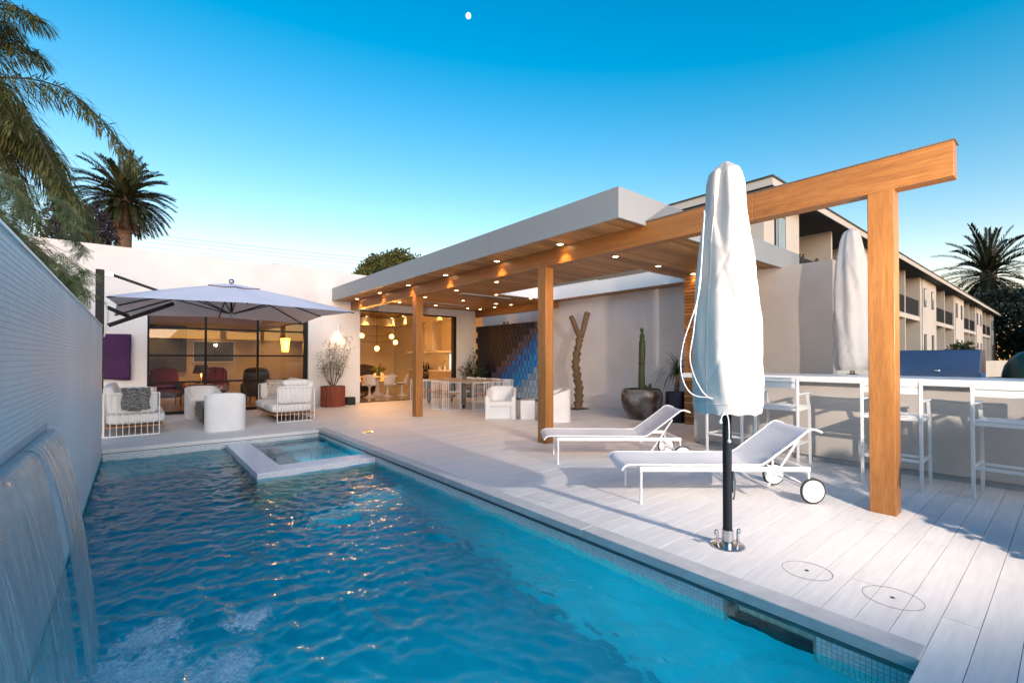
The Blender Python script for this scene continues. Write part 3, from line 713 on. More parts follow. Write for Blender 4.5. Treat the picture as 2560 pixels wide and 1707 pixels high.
def make_lounger():
    t_ = thing('sun_lounger', 'x', 'sun lounger', (0, 0, 0), R(-39.31), 'white sling sun loungers on the deck')
    W_ = 0.625
    fr = MB()
    for v in (0, W_): fr.box(-.012, 1.642, v - .014, v + .014, 0.306, 0.352)
    fr.box(0.0, .028, .014, W_ - .014, 0.312, 0.34).box(1.612, 1.64, .014, W_ - .014, 0.312, 0.34)
    fr.build('frame', M['rod'], t_, bevel=0.006)
    for v in (0, W_):
        MB().tube([(0.004, v, 0.31), (0.002, v, 0.012)], 0.0125, 10).build('leg', M['rod'], t_, smooth=60)
        MB().cyl((0.002, v, 0), (0.002, v, 0.014), 0.018, n=12).build('foot', M['rod'], t_, smooth=60)
        MB().tube([(1.628, v, 0.31), (1.635, v, 0.14)], 0.0125, 10).build('rear_leg', M['rod'], t_, smooth=60)
    prof = [(-.182, .318), (-.165, .345), (-.135, .366), (-.06, .373), (0.3, .371), (0.8, .370), (1.12, .369), (1.20, .385), (1.35, .492), (1.52, .618), (1.62, .695), (1.665, .712), (1.71, .706), (1.762, .684)]
    pp = smoothpath([(x, 0, z) for x, z in prof], 4)
    for v in (0.0, W_): MB().tube([(p.x, v, p.z) for p in pp], 0.0115, 8).build('sling_rail', M['rod'], t_, smooth=60)
    P = []
    for p in pp:
        rowp = []
        for k in range(13):
            s = k / 12; sag = 0.045 * math.sin(PI * s) * (1.0 if p.x < 1.6 else 0.5) * (0.75 + 0.25 * math.sin(p.x * 7))
            rowp.append((p.x + (sag * .5 if p.x > 1.2 else 0), 0.006 + s * (W_ - .012), p.z + 0.004 - sag * (0.8 if p.x > 1.2 else 1)))
        P.append(rowp)
    MB().grid(P).build('sling', M['sling'], t_, smooth=180, fixn=False)
    for v in (0.03, W_ - .03):
        MB().tube([(1.535, v, .585), (1.262, v, .175)], 0.011, 8).build('back_strut', M['rod'], t_, smooth=60)
    MB().tube(smoothpath([(1.262, .03, .175), (1.24, .15, .165), (1.235, W_/2, .16), (1.24, W_ - .15, .165), (1.262, W_ - .03, .175)], 5), 0.013, 8).build('strut_crossbar', M['rod'], t_, smooth=60)
    MB().tube([(1.655, -.02, .123), (1.655, W_ + .02, .123)], 0.011, 8).build('axle', M['rod'], t_, smooth=60)
    MB().tube([(1.635, .05, .16), (1.40, W_/2, .30)], 0.009, 8).build('brace', M['rod'], t_, smooth=60)
    for v in (-.022, W_ + .022):
        wv = MB(); wv.lathe([(0.002, -.016), (.095, -.016), (.105, -.012), (.105, .012), (.095, .016), (.002, .016)], 28)
        w_ = wv.build('wheel', M['rod'], t_, smooth=40, loc=(1.655, v, .123)); w_.rotation_euler = (R(90), 0, 0)
        ty = MB(); P2 = []
        for k in range(36):
            a = 2 * PI * k / 36; P2.append((0.113 * math.cos(a), 0.113 * math.sin(a), 0))
        ty.tube(P2, 0.0105, 8, closed=True).build('tyre', M['rubber'], w_, smooth=180)
    return t_
L2 = make_lounger(); L2.location = (3.803, 2.675, 0); L2['label'] = 'white sling sun lounger nearest the camera, behind the black umbrella pole'
copy_tree(L2, (4.362, 4.366, 0), R(-39.31), 'white sling sun lounger farther back, beside the middle cedar post')

# ---------------------------------------------------------------- bar stools
M['stoolw'] = mat('stool_white', (0.70, 0.71, 0.70), 0.45, var=0.02)
def make_stool():
    t_ = thing('bar_stool', 'x', 'bar stool', (0, 0, 0), 0, 'white armed bar stools along the bar')
    hw_ = 0.255
    for s in (-1, 1):
        y = s * hw_
        MB().bar((-.235, y, 0), (-.245, y, 1.155), 0.028, 0.036, (1, 0, 0)).build('rear_leg', M['stoolw'], t_, bevel=0.004)
        pts = smoothpath([(.235, y, 0), (.225, y, .45), (.205, y, .74), (.175, y, .80), (.13, y, .93)], 4)
        lg = MB()
        for a, b in zip(pts[:-1], pts[1:]): lg.bar(a, b + (b - a) * 0.12, 0.027, 0.034, (1, 0, 0))
        lg.build('front_leg', M['stoolw'], t_)
        bx(-.24, .16, y - .026, y + .026, .940, .958).build('arm', M['stoolw'], t_, bevel=0.005)
        bx(-.22, .22, y - .012, y + .012, .30, .325).build('side_stretcher', M['stoolw'], t_, bevel=0.003)
        bx(-.23, .215, y - .013, y + .013, .735, .770).build('seat_rail', M['stoolw'], t_, bevel=0.003)
    bx(-.252, -.226, -hw_ + .014, hw_ - .014, .295, .325).build('rear_stretcher', M['stoolw'], t_, bevel=0.003)
    bx(.05, .075, -hw_ + .012, hw_ - .012, .30, .325).build('foot_bar', M['stoolw'], t_, bevel=0.003)
    bx(-.255, -.225, -hw_ + .014, hw_ - .014, .735, .768).build('seat_apron', M['stoolw'], t_, bevel=0.003)
    for i in range(9):
        x = -.222 + i * 0.049; dz = -0.012 * math.sin(PI * i / 8)
        bx(x, x + .041, -hw_ + .013, hw_ - .013, .771 + dz, .784 + dz).build('seat_slat', M['stoolw'], t_, bevel=0.003)
    for z0, z1 in ((1.022, 1.090), (1.097, 1.121), (1.128, 1.157)):
        m_ = MB(); P = []
        for k in range(9):
            y = -hw_ + .012 + (2 * hw_ - .024) * k / 8; x = -.245 - .020 * math.sin(PI * k / 8)
            P.append((x, y))
        m_.prism(P + [(x + .014, y) for x, y in reversed(P)], z0, z1)
        m_.build('back_slat', M['stoolw'], t_)
    return t_
s0 = make_stool()
spots = [((6.66, 1.285), 0, 'white bar stool directly behind the nearest cedar post'), ((6.735, 0.385), -3, 'white bar stool at the right edge of the picture'),
         ((6.735, 2.49), 2, 'white bar stool between the covered umbrella and the nearest cedar post'), ((6.73, 3.16), -2, 'white bar stool half hidden behind the covered umbrella')]
for i, ((x, y), a, lab) in enumerate(spots):
    if i == 0: s0.location = (x, y, 0); s0['label'] = lab
    else: copy_tree(s0, (x, y, 0), R(a), lab)

# ---------------------------------------------------------------- covered umbrellas
def cover_mesh(prof, seed, wid=1.0, nfold=7):
    r = np.random.RandomState(seed); nz = 130; na = 120; P = []
    ph = r.rand(12) * 6.28
    zs = np.linspace(prof[0][1], prof[-1][1], nz)
    rad = np.interp(zs, [p[1] for p in prof], [p[0] for p in prof])
    rad = np.convolve(np.pad(rad, 1, mode='edge'), np.ones(3) / 3, 'valid')
    for i in range(na):
        a = 2 * PI * i / na; rowp = []
        for j_ in range(nz):
            z = zs[j_]; u = (z - zs[0]) / (zs[-1] - zs[0])
            tw = 1.6 * u
            fold = (0.040 * math.sin(3 * a + ph[0] + tw) + 0.032 * math.sin(5 * a + ph[1] - 2 * tw + 1.5 * math.sin(4 * u + ph[2])) + 0.03 * math.sin(8 * a + ph[3] + 6 * u))
            wr = 0.020 * math.sin(9 * a + 14 * u + ph[4]) * math.sin(7 * u + ph[5] + 2 * a) + 0.018 * math.sin(26 * u + 3 * a + ph[6]) * math.cos(2 * a + ph[7]) + 0.012 * math.sin(4 * a - 40 * u + ph[8]) * math.sin(11 * u + ph[9])
            wr += 0.030 * ((1 - abs(math.sin(1.5 * a + 5 * u + ph[11]))) ** 5) - 0.028 * ((1 - abs(math.sin(2 * a - 9 * u + ph[3]))) ** 6) + 0.022 * ((1 - abs(math.sin(1.0 * a + 17 * u + ph[5]))) ** 7) * (0.4 + u)
            k = 1 + fold * (0.7 + 0.9 * u) + wr * (0.9 - 0.3 * u)
            hem = 0.006 * math.sin(11 * a + ph[10]) if j_ < 3 else 0
            rowp.append((rad[j_] * k * math.cos(a) * wid, rad[j_] * k * math.sin(a), z + hem))
        P.append(rowp)
    return MB().grid(P, closed_u=True)
u1 = thing('covered_umbrella', 'closed patio umbrella in a white cover on a black pole by the pool', 'umbrella', (3.45, 1.66, 0))
MB().lathe([(0.001, 0.0), (0.118, 0.0), (0.122, 0.004), (0.120, 0.012), (0.10, 0.016), (0.05, 0.017), (0.001, 0.017)], 36).build('base_flange', M['chrome'], u1, smooth=40)
MB().lathe([(0.040, 0.016), (0.0405, 0.12), (0.036, 0.122), (0.036, 0.016)], 28).build('base_sleeve', M['chrome'], u1, smooth=40)
for s in (-1, 1):
    c_ = Vector((0.077 * s * 0.77, -0.077 * s * 0.63, 0))
    MB().tube(smoothpath([c_ + Vector((0, 0, .015)), c_ + Vector((0, 0, .09)), c_ + Vector((.012 * s, 0, .115)), c_ + Vector((.026 * s, 0, .105)), c_ + Vector((.026 * s, 0, .085))], 5), 0.0105, 10).build('hook', M['chrome'], u1, smooth=60)
MB().cyl((0, 0, 0.02), (0, 0, 2.75), 0.0325, n=28).build('pole', M['anthracite'], u1, smooth=60)
hb = MB().box(.010, .028, -.040, -.030, 0.40, 0.56); hb.tube(smoothpath([(.04, -.03, .53), (.055, -.035, .47), (.056, -.03, .40), (.046, -.026, .345), (.036, -.026, .35)], 5), 0.006, 8)
hb.build('latch_handle', M['chrome'], u1, smooth=60)
prof1 = [(0.2218, 1.0), (0.2332, 1.06), (0.2349, 1.4), (0.2279, 1.65), (0.2044, 1.95), (0.174, 2.25), (0.1392, 2.5), (0.13, 2.7), (0.122, 2.765), (0.108, 2.778), (0.12, 2.79), (0.112, 2.812), (0.085, 2.825), (0.058, 2.85), (0.04, 2.872), (0.012, 2.882)]
cv1 = cover_mesh(prof1, 4); cov1 = cv1.build('cover', M['cover'], u1, smooth=180)
for i_ in (57,):
    MB().tube([Vector(cv1.v[i_ * 130 + j_]) * 1.0 + Vector((cv1.v[i_ * 130 + j_][0], cv1.v[i_ * 130 + j_][1], 0)) * .008 for j_ in range(0, 112, 2)], .0035, 6).build('seam', M['cover'], cov1, smooth=180)
MB().tube([Vector(cv1.v[i_ * 130 + 5]) + Vector((cv1.v[i_ * 130 + 5][0], cv1.v[i_ * 130 + 5][1], 0)) * .006 for i_ in range(120)], .003, 6, closed=True).build('hem', M['cover'], cov1, smooth=180)
cm = Vector((-.774, .633, 0))                                  # picture-left direction, for the hanging cord
pz = lambda s, z, out=0.0: Vector((0, -.0, 0)) + cm * s + Vector((-.633, -.774, 0)) * out + Vector((0, 0, z))
for pts in ([pz(.19, 2.5, .06), pz(.225, 2.15, .10), pz(.255, 1.85, .10), pz(.36, 1.5, .08), pz(.37, 1.28, .08), pz(.30, 1.14, .1), pz(.16, 1.11, .16), pz(.10, 1.03, .19)],
            [pz(.19, 2.48, .07), pz(.24, 2.0, .10), pz(.285, 1.6, .09), pz(.31, 1.38, .09), pz(.24, 1.17, .12), pz(.14, 1.08, .17), pz(.10, 1.03, .19)],
            [pz(.10, 1.03, .19), pz(.085, 0.98, .2), pz(.08, .9, .2), pz(.08, .82, .2)], [pz(.10, 1.03, .19), pz(.13, .99, .2), pz(.14, .955, .2)]):
    MB().tube(smoothpath(pts, 6), 0.0042, 6).build('cord', M['rod'], u1, smooth=180)
for q in (pz(.08, .815, .2), pz(.14, .95, .2), pz(.10, 1.03, .19)): MB().sphere(q, 0.013, 6, 8).build('cord_knot', M['rod'], u1, smooth=180)
u2 = thing('covered_umbrella', 'closed patio umbrella in a white cover behind the bar counter', 'umbrella', (8.6, 2.18, 0.951))
MB().lathe([(0.001, 0), (.17, 0), (.17, .02), (.06, .03), (.06, .12), (.12, .16), (.12, .20), (.03, .22), (.03, .3)], 28).build('base', M['chrome'], u2, smooth=40)
MB().cyl((0, 0, .2), (0, 0, 2.3), 0.03, n=16).build('pole', M['anthracite'], u2, smooth=60)
prof2 = [(.205, .27), (.225, .33), (.23, .7), (.228, 1.2), (.22, 1.6), (.195, 1.9), (.155, 2.15), (.13, 2.3), (.10, 2.40), (.06, 2.45), (.01, 2.46)]
cover_mesh(prof2, 11).build('cover', M['cover'], u2, smooth=180)

# ---------------------------------------------------------------- grill and kamado on the back counter
M['grillblue'] = mat('grill_blue', (0.028, 0.060, 0.135), 0.38, 0.0, var=0.06, vs=5, coat=0.2)
gr = thing('grill', 'navy blue hooded barbecue grill on the counter behind the bar', 'grill', (8.5, 1.175, 0.951))
bx(-.28, .30, -.44, .44, 0, .19).build('body', M['black'], gr, bevel=0.006)
hp = [(-.30, .205), (-.30, .235), (-.17, .555), (-.15, .565), (.22, .565), (.30, .45), (.30, .205)]
MB().prism([(x, z) for x, z in hp], -.425, .425, 'y').build('hood', M['grillblue'], gr, bevel=0.008)
MB().sphere((-.292, -.02, .29), 0.035, 10, 16, (.3, 1, .62)).build('hood_emblem', M['chrome'], gr, smooth=60)
bx(-.31, -.285, -.47, -.428, .19, .27).build('corner_bracket', mat('bright_blue', (.02, .13, .33), .4), gr)
kg = thing('kamado', 'dark green egg shaped ceramic kamado cooker on the back counter', 'grill', (8.45, 0.30, 0.951))
M['egg'] = mat('green_glaze', (0.007, 0.030, 0.020), 0.35, var=0.15, vs=30, bump=0.3, bs=55, space='obj')
MB().lathe([(0.12, 0), (.24, .08), (.285, .20)], 36).build('base', M['egg'], kg, smooth=60)
MB().lathe([(.287, .215), (.285, .26), (.262, .36), (.215, .45), (.14, .52), (.07, .545), (.06, .60), (.001, .605)], 36).build('dome', M['egg'], kg, smooth=60)
MB().lathe([(.28, .196), (.293, .198), (.293, .218), (.28, .22)], 36).build('band', M['black'], kg, smooth=40)
MB().tube([(-.10, .27, .21), (-.13, .42, .20)], 0.016, 8).build('hinge', M['black'], kg)

# ---------------------------------------------------------------- wire frame sofas at the far patio
def make_sofa(name, lab, loc, rz, throw=None):
    # local: end panel along x (0..0.80) at y=0, seat runs to +y 1.95, backrest along x=0 side
    t_ = thing('wire_sofa', lab, 'sofa', loc, rz, 'white wire framed sofas on the far patio')
    fr = MB(); Wd, Ln, Ht = 0.80, 1.95, 0.77; r_ = 0.011
    for y in (0.0, Ln):
        arc = [(0.10 - 0.10 * math.cos(a), y + (0.10 - 0.10 * math.sin(a)) * (1 if y == 0 else -1), 0) for a in np.linspace(0, PI/2, 5)]
        for z in (0.012, Ht):
            pts = [(x_, y_, z) for x_, y_, _ in arc] + [(Wd, y, z)]
            fr.tube(pts, r_, 6)
        for k in range(10):
            x = 0.02 + (Wd - .02) * k / 9; yy = y
            if x < .1: yy = y + (0.10 - math.sqrt(max(0, .01 - (.1 - x) ** 2))) * (1 if y == 0 else -1)
            fr.tube([(x, yy, 0.012), (x, yy, Ht)], r_ if k in (0, 9) else 0.0058, 6)
    for z in (0.012, Ht): fr.tube([(0, .1, z), (0, Ln - .1, z)], r_, 6)
    for k in range(19): fr.tube([(0, .1 + (Ln - .2) * k / 18, .012), (0, .1 + (Ln - .2) * k / 18, Ht)], 0.0058, 6)
    fr.tube([(Wd, 0, .15), (Wd, Ln, .15)], r_, 6)
    fr.build('wire_frame', M['rod'], t_, smooth=60)
    bx(.03, Wd + .06, .03, Ln - .03, .155, .185).build('teak_base', M['teak'], t_, bevel=0.005)
    for y0 in (0.03, Ln / 2):
        pillow('seat_cushion', M['fabric_w'], t_, (0.47, y0 + Ln / 4 - .015, .30), (0.86, Ln / 2 - .03, .20), puff=0.18)
        rt_ = Matrix.Rotation(R(80), 3, 'Y')
        pillow('back_cushion', M['fabric_w'], t_, (0.12, y0 + Ln / 4 - .015, .64), (0.56, Ln / 2 - .06, .17), rt_, puff=0.3)
    for yy, s in ((0.10, 1), (Ln - .10, -1)):
        pillow('arm_cushion', M['fabric_w'], t_, (0.42, yy, .60), (0.72, .40, .16), Matrix.Rotation(R(88 * s), 3, 'X'), puff=0.25)
    return t_
make_sofa('a', 'white wire framed sofa beside the mosaic wall, below the purple cover', (-0.44, 10.82, 0), 0)
# the second sofa faces the first: mirrored about its length
sr = make_sofa('b', 'white wire framed sofa near the rust coloured olive pot', (3.20, 12.93, 0), PI)
def knit():
    m, t, b = nodes('knit_throw'); co = coords(t, 'obj', (1, 1, 1))
    w = N(t, 'ShaderNodeTexWave', _Scale=14.0, _Distortion=6.0, _Detail=3.0, _Detail_Scale=3.0); w.bands_direction = 'Z'; L(t, co, w.inputs['Vector'])
    L(t, ramp(t, w.outputs[0], [(0.50, (0.025, 0.025, 0.03)), (0.72, (0.5, 0.48, 0.46))]), b.inputs['Base Color']); b.inputs['Roughness'].default_value = 0.95
    bumpn(t, b, w.outputs[0], 0.8, 0.02); return m
M['knit'] = knit()
def drape(name, m, lab, cat, loc, wx, front, back, thick, seed, rz=0):
    r = np.random.RandomState(seed); P = []
    path = smoothpath([(0, -thick/2 - .012, -front), (0, -thick/2 - .02, -front*.5), (0, -thick/2 - .008, -.03), (0, 0, .022), (0, thick/2 + .01, -.03), (0, thick/2 + .015, -back)], 5)
    for i in range(25):
        u = i / 24; rowp = []
        for q, p in enumerate(path):
            rowp.append((u * wx - wx / 2 + 0.012 * math.sin(q * .7 + seed), p.y - 0.012 * math.sin(u * 14 + q * .25) * (1 if p.y < 0 else -1) - (.012 if p.y < 0 else -.012), p.z + 0.015 * math.sin(u * 6 + seed) * (q < 4) + 0.008 * math.sin(u * 20)))
        P.append(rowp)
    o = MB().grid(P).build(name, m, None, smooth=180, loc=loc, fixn=False); o.rotation_euler = (0, 0, rz)
    sd = o.modifiers.new('thickness', 'SOLIDIFY'); sd.thickness = 0.012; sd.offset = 1
    return tag(o, lab, cat)
drape('throw_blanket', M['knit'], 'black and white knitted throw hanging over the sofa arm by the mosaic wall', 'blanket', (0.02, 10.90, 0.83), 0.40, 0.36, .30, .19, 2)
def kilim():
    m, t, b = nodes('patterned_throw'); co = coords(t, 'obj')
    w = N(t, 'ShaderNodeTexWave', _Scale=4.2, _Distortion=1.2); w.bands_direction = 'Z'; L(t, co, w.inputs['Vector'])
    v = N(t, 'ShaderNodeTexVoronoi', _Scale=11.0); L(t, co, v.inputs['Vector'])
    c = ramp(t, w.outputs[0], [(0.2, (.55, .50, .42)), (0.5, (.05, .04, .04)), (0.62, (.6, .55, .48)), (.9, (.62, .57, .5))])
    c = mixc(t, c, (0.32, 0.05, 0.03), ramp(t, v.outputs[0], [(0.18, (1, 1, 1)), (0.28, (0, 0, 0))]))
    L(t, c, b.inputs['Base Color']); b.inputs['Roughness'].default_value = 0.95; return m
drape('patterned_throw', kilim(), 'red and black patterned throw on the far end of the right sofa', 'blanket', (2.72, 12.80, 0.84), 0.34, 0.36, .2, .19, 5)
tag(pillow('white_pillow', M['fabric_w'], None, (0.02, 11.45, .60), (.5, .18, .34), Matrix.Rotation(R(-18), 3, 'X'), .5), 'rumpled white pillow on the sofa beside the mosaic wall', 'pillow')
tag(pillow('white_pillow', M['fabric_w'], None, (2.80, 11.15, .86), (.55, .30, .12), None, .5), 'loose white pillow lying on top of the right sofa arm', 'pillow')

# ---------------------------------------------------------------- moulded tub chairs
def make_tub(w=0.70, d=0.66, hb=0.74, ha=0.62, th=0.085):
    t_ = thing('tub_chair', 'x', 'armchair', (0, 0, 0), 0, 'white moulded tub chairs')
    n = 40; outer = []; 
    def outline(off):
        a, b = w / 2 - off, d / 2 - off; pts = []
        pts.append((-a, -d / 2))
        e = 0.55
        for k in range(n + 1):
            th_ = PI - PI * k / n
            x = a * math.copysign(abs(math.cos(th_)) ** e, math.cos(th_)); y = (b + .0) * abs(math.sin(th_)) ** e * 1.0
            pts.append((x, y * 0.98 if y > 0 else 0))
        pts.append((a, -d / 2)); return pts
    o_, i_ = outline(0), outline(th)
    def H(p):
        u = (p[1] + d / 2) / d
        return ha - .10 * max(0, .25 - u) / .25 + (hb - ha) * (max(0, (u - .25) / .75) ** 1.3)
    sh = MB(); P = []
    for a, b in zip(o_, i_):
        h = H(a)
        P.append([(a[0], a[1], 0.0), (a[0], a[1], h * .5), (a[0], a[1], h - .035), (a[0] * .995 + b[0] * .005, a[1] * .99 + b[1] * .01, h - .012), ((a[0] * .7 + b[0] * .3), (a[1] * .7 + b[1] * .3), h), ((a[0] * .3 + b[0] * .7), (a[1] * .3 + b[1] * .7), h), (b[0], b[1], h - .03), (b[0] * .97, b[1] * .97 - .005, .40), (b[0] * .96, b[1] * .96, 0.0)])
    sh.grid(P)
    for end in (P[0], P[-1]): sh.add(end, [tuple(range(len(end)))])
    sh.build('shell', M['plastic_w'], t_, smooth=50)
    a = w / 2 - th + .012
    MB().prism([(-d / 2 + .015, .285), (-d / 2 + .005, .33), (-d / 2 + .012, .395), (-d / 2 + .06, .415), (d / 2 - th, .385), (d / 2 - th, .285)], -a, a, 'x').build('seat', M['plastic_w'], t_, bevel=0.015)
    bx(-a, a, -d / 2 + .055, -d / 2 + .10, 0, .284).build('front_panel', M['plastic_w'], t_, bevel=0.01)
    return t_
tub = make_tub()
tub.location = (6.80, 8.70, 0); tub.rotation_euler = (0, 0, R(-43)); tub['label'] = 'white moulded tub chair facing the camera in front of the blue screen'
copy_tree(tub, (7.38, 7.48, 0), R(-122), 'white moulded tub chair half hidden behind the middle cedar post')
t2_ = copy_tree(tub, (1.40, 10.72, 0), R(172), 'white moulded tub chair with its back to the pool on the far patio')
t3_ = copy_tree(tub, (1.28, 13.35, 0), R(8), 'white moulded tub chair facing the pool before the window wall')
o = bx(-.17, .17, -.20, .20, 0, .438).build('side_cube', M['plastic_w'], bevel=0.008, loc=(7.14, 8.14, 0)); o.rotation_euler = (0, 0, R(-40)); tag(o, 'small white cube side table between the tub chairs', 'side table')
ct = thing('coffee_table', 'low dark wood coffee table with a drawer between the patio tub chairs', 'table', (1.45, 12.05, 0))
M['darkwood'] = wood('dark_walnut', (0.030, 0.020, 0.016), (0.075, 0.050, 0.038), 'y', 1.0, 0.4)
bx(-.36, .36, -.78, .78, .10, .42).build('case', M['darkwood'], ct, bevel=0.006)
bx(-.374, -.361, -.74, .70, .13, .39).build('drawer', M['darkwood'], ct, bevel=0.003)
MB().sphere((-.386, -.02, .26), .014, 6, 10).build('knob', M['chrome'], ct, smooth=60)
bx(-.30, .30, -.70, .70, 0, .0995).build('plinth', M['black'], ct)

# ---------------------------------------------------------------- outdoor dining table and wire stools
M['stone'] = mat('table_stone', (0.40, 0.33, 0.28), 0.35, var=0.12, vs=6)
dt = thing('dining_table', 'long stone topped outdoor dining table ringed by white wire stools', 'table', (7.62, 11.95, 0))
bx(-.70, .70, -1.45, 1.45, .725, .755).build('table_top', M['stone'], dt, bevel=0.006)
for x in (-.42, .42):
    for y in (-1.0, 1.0):
        bx(x - .05, x + .05, y - .05, y + .05, .09, .724).build('leg', M['track'], dt, bevel=0.004)
        MB().cyl((x - .02, y, .045), (x + .02, y, .045), .045, n=14).build('caster', M['black'], dt, smooth=40)
bx(-.45, .45, -.03, .03, .36, .42).build('stretcher', M['rod'], dt)
def make_wire_stool():
    t_ = thing('wire_stool', 'x', 'stool', (0, 0, 0), 0, 'white wire barrel stools round the dining table')
    f_ = MB(); r_ = 0.25
    arc = [R(a) for a in np.linspace(-125, 125, 19)]
    for z in (0.008, 0.768): f_.tube([(r_ * math.sin(a), -r_ * math.cos(a), z) for a in arc], 0.0085, 6)
    for k, a in enumerate(arc):
        if k % 1 == 0: f_.tube([(r_ * math.sin(a), -r_ * math.cos(a), .008), (r_ * math.sin(a), -r_ * math.cos(a), .768)], 0.0085 if k in (0, 18) else 0.0046, 5)
    f_.tube([(r_ * math.sin(arc[0]), -r_ * math.cos(arc[0]), .008), (r_ * math.sin(arc[-1]), -r_ * math.cos(arc[-1]), .008)], 0.0085, 6)
    f_.build('wire_frame', M['rod'], t_, smooth=60)
    sp = [(0.235 * math.sin(a), -0.235 * math.cos(a)) for a in arc]
    MB().prism(sp, .455, .485).build('seat', M['teak'], t_, bevel=0.004)
    return t_
ws = make_wire_stool()
# local -y is the rounded back; it points away from the table
wsp = [((6.62, 10.66), -50, 'white wire stool at the near left corner of the dining table'), ((6.66, 11.30), -88, 'white wire stool at the dining table, second from the near left corner'),
       ((6.68, 11.95), -92, 'white wire stool at the middle of the dining table, pool side'), ((6.66, 12.60), -90, 'white wire stool at the dining table, left of the far cedar post'),
       ((7.25, 10.12), 4, 'white wire stool at the near end of the dining table, left of the tub chair'), ((7.95, 10.16), -3, 'white wire stool at the near end of the dining table, behind the tub chair'),
       ((8.60, 10.85), 78, 'white wire stool on the blue screen side of the table, nearest'), ((8.64, 11.55), 92, 'white wire stool on the blue screen side of the table, second nearest'),
       ((8.62, 12.25), 88, 'white wire stool on the blue screen side of the table, third nearest'), ((8.62, 12.95), 90, 'white wire stool on the blue screen side of the table, farthest')]
for i, ((x, y), a, lab) in enumerate(wsp):
    if i == 0: ws.location = (x, y, 0); ws.rotation_euler = (0, 0, R(a)); ws['label'] = lab
    else: copy_tree(ws, (x, y, 0), R(a), lab)
fg = MB(); fg.lathe([(.001, 0), (.085, 0), (.09, .03), (.06, .06), (.045, .10), (.055, .14), (.035, .175), (.02, .185), (.034, .21), (.034, .24), (.001, .265)], 16)
tag(fg.build('figurine', mat('grey_stone', (.13, .12, .12), .7), smooth=60, loc=(8.0, 12.1, .756)), 'small grey seated stone figurine on the dining table', 'figurine')
dw = MB()
rr_ = random.Random(5)
for k in range(9):
    a = rr_.uniform(0, 2 * PI); p = Vector((0, 0, .02)); pts = [p.copy()]
    for q in range(4): p = p + Vector((math.cos(a), math.sin(a), rr_.uniform(-.1, .5))) * .055; p.z = max(p.z, .008); a += rr_.uniform(-.7, .7); pts.append(p.copy())
    dw.tube(smoothpath(pts, 3), [0.008] * 10 + [0.005] * 3, 5)
tag(dw.build('driftwood', M['plastic_w'], smooth=180, loc=(8.05, 11.75, .756)), 'pale tangled driftwood ornament on the dining table', 'ornament')
# ================================================================== CANTILEVER UMBRELLA
cu = thing('cantilever_umbrella', 'large square lavender white cantilever parasol with black mast by the mosaic wall', 'umbrella', (1.59, 11.43, 0))
hs, rz_, az_ = 1.95, 2.365, 2.97
P = []
nA = 64
def canopy_pt(a, s):
    c, sn = math.cos(a), math.sin(a); m_ = max(abs(c), abs(sn)); x, y = c / m_ * hs, sn / m_ * hs
    corner = min(abs(c), abs(sn)) / m_
    edge = rz_ + 0.09 * (1 - corner) ** 1.0 * 0.6
    inx = 1 - 0.045 * (1 - corner) * (1 - 0.0)
    h = az_ + (edge - az_) * (s ** 1.18)
    sagm = -0.03 * math.sin(PI * s) * abs(math.sin(4 * a))
    return (x * s * inx, y * s * inx, h + sagm)
for i in range(nA):
    a = 2 * PI * i / nA; P.append([canopy_pt(a, s) for s in np.linspace(0.01, 1, 14)])
o = MB().grid(P, closed_u=True).build('canopy', M['canopy'], cu, smooth=60, fixn=False)
P = []
for i in range(nA):
    a = 2 * PI * i / nA; P.append([tuple(Vector(canopy_pt(a, s)) + Vector((0, 0, .028))) for s in np.linspace(0.01, .24, 5)])
MB().grid(P, closed_u=True).build('vent_cap', M['canopy'], cu, smooth=60, fixn=False)
MB().sphere((0, 0, 3.05), .055, 12, 16).build('finial', M['chrome'], cu, smooth=180)
MB().cyl((0, 0, 2.30), (0, 0, 2.98), .022, n=12).build('centre_tube', M['anthracite'], cu)
MB().lathe([(.001, 2.27), (.03, 2.28), (.05, 2.33), (.06, 2.37), (.03, 2.40), (.001, 2.41)], 16).build('hub', M['chrome'], cu, smooth=60)
for i in range(8):
    a = PI / 4 * i
    ps = [Vector(canopy_pt(a, s)) - Vector((0, 0, .022)) for s in (0.03, .3, .55, .8, .99)]
    MB().tube(ps, .0135, 6).build('rib', M['anthracite'], cu)
    MB().tube([Vector((0, 0, 2.35)), Vector(canopy_pt(a, .48)) - Vector((0, 0, .03))], .013, 6).build('strut', M['anthracite'], cu)
mx_ = -2.10
MB().bar((mx_, 0, 0), (mx_, 0, 3.05), .13, .12, (1, 0, 0)).build('mast', M['anthracite'], cu, bevel=0.008)
bx(mx_ + .066, mx_ + .19, -.04, .04, 2.93, 3.02).build('mast_bracket', M['chrome'], cu, bevel=0.005)
MB().tube([(mx_ + .18, 0, 2.97), (-.85, -.0, 2.60), (0, 0, 2.86)], .026, 8).build('top_arm', M['anthracite'], cu, smooth=60)
MB().tube([(mx_ + .12, -.08, 2.02), (-1.0, -.08, 2.50)], .034, 8).build('lower_arm', M['anthracite'], cu, smooth=60)
MB().tube([(mx_ + .12, .08, 2.02), (-1.0, .08, 2.50)], .034, 8).build('lower_arm', M['anthracite'], cu, smooth=60)
MB().tube([(mx_ + .10, 0, 2.36), (mx_ + .42, 0, 2.20)], .036, 8).build('gas_strut', M['anthracite'], cu, smooth=60)
MB().tube(smoothpath([(mx_ + .07, -.05, 2.45), (mx_ + .12, -.06, 2.2), (mx_ + .09, -.06, 1.95), (mx_ + .06, -.05, 1.8)], 5), .012, 6).build('cable', M['white'], cu, smooth=60)
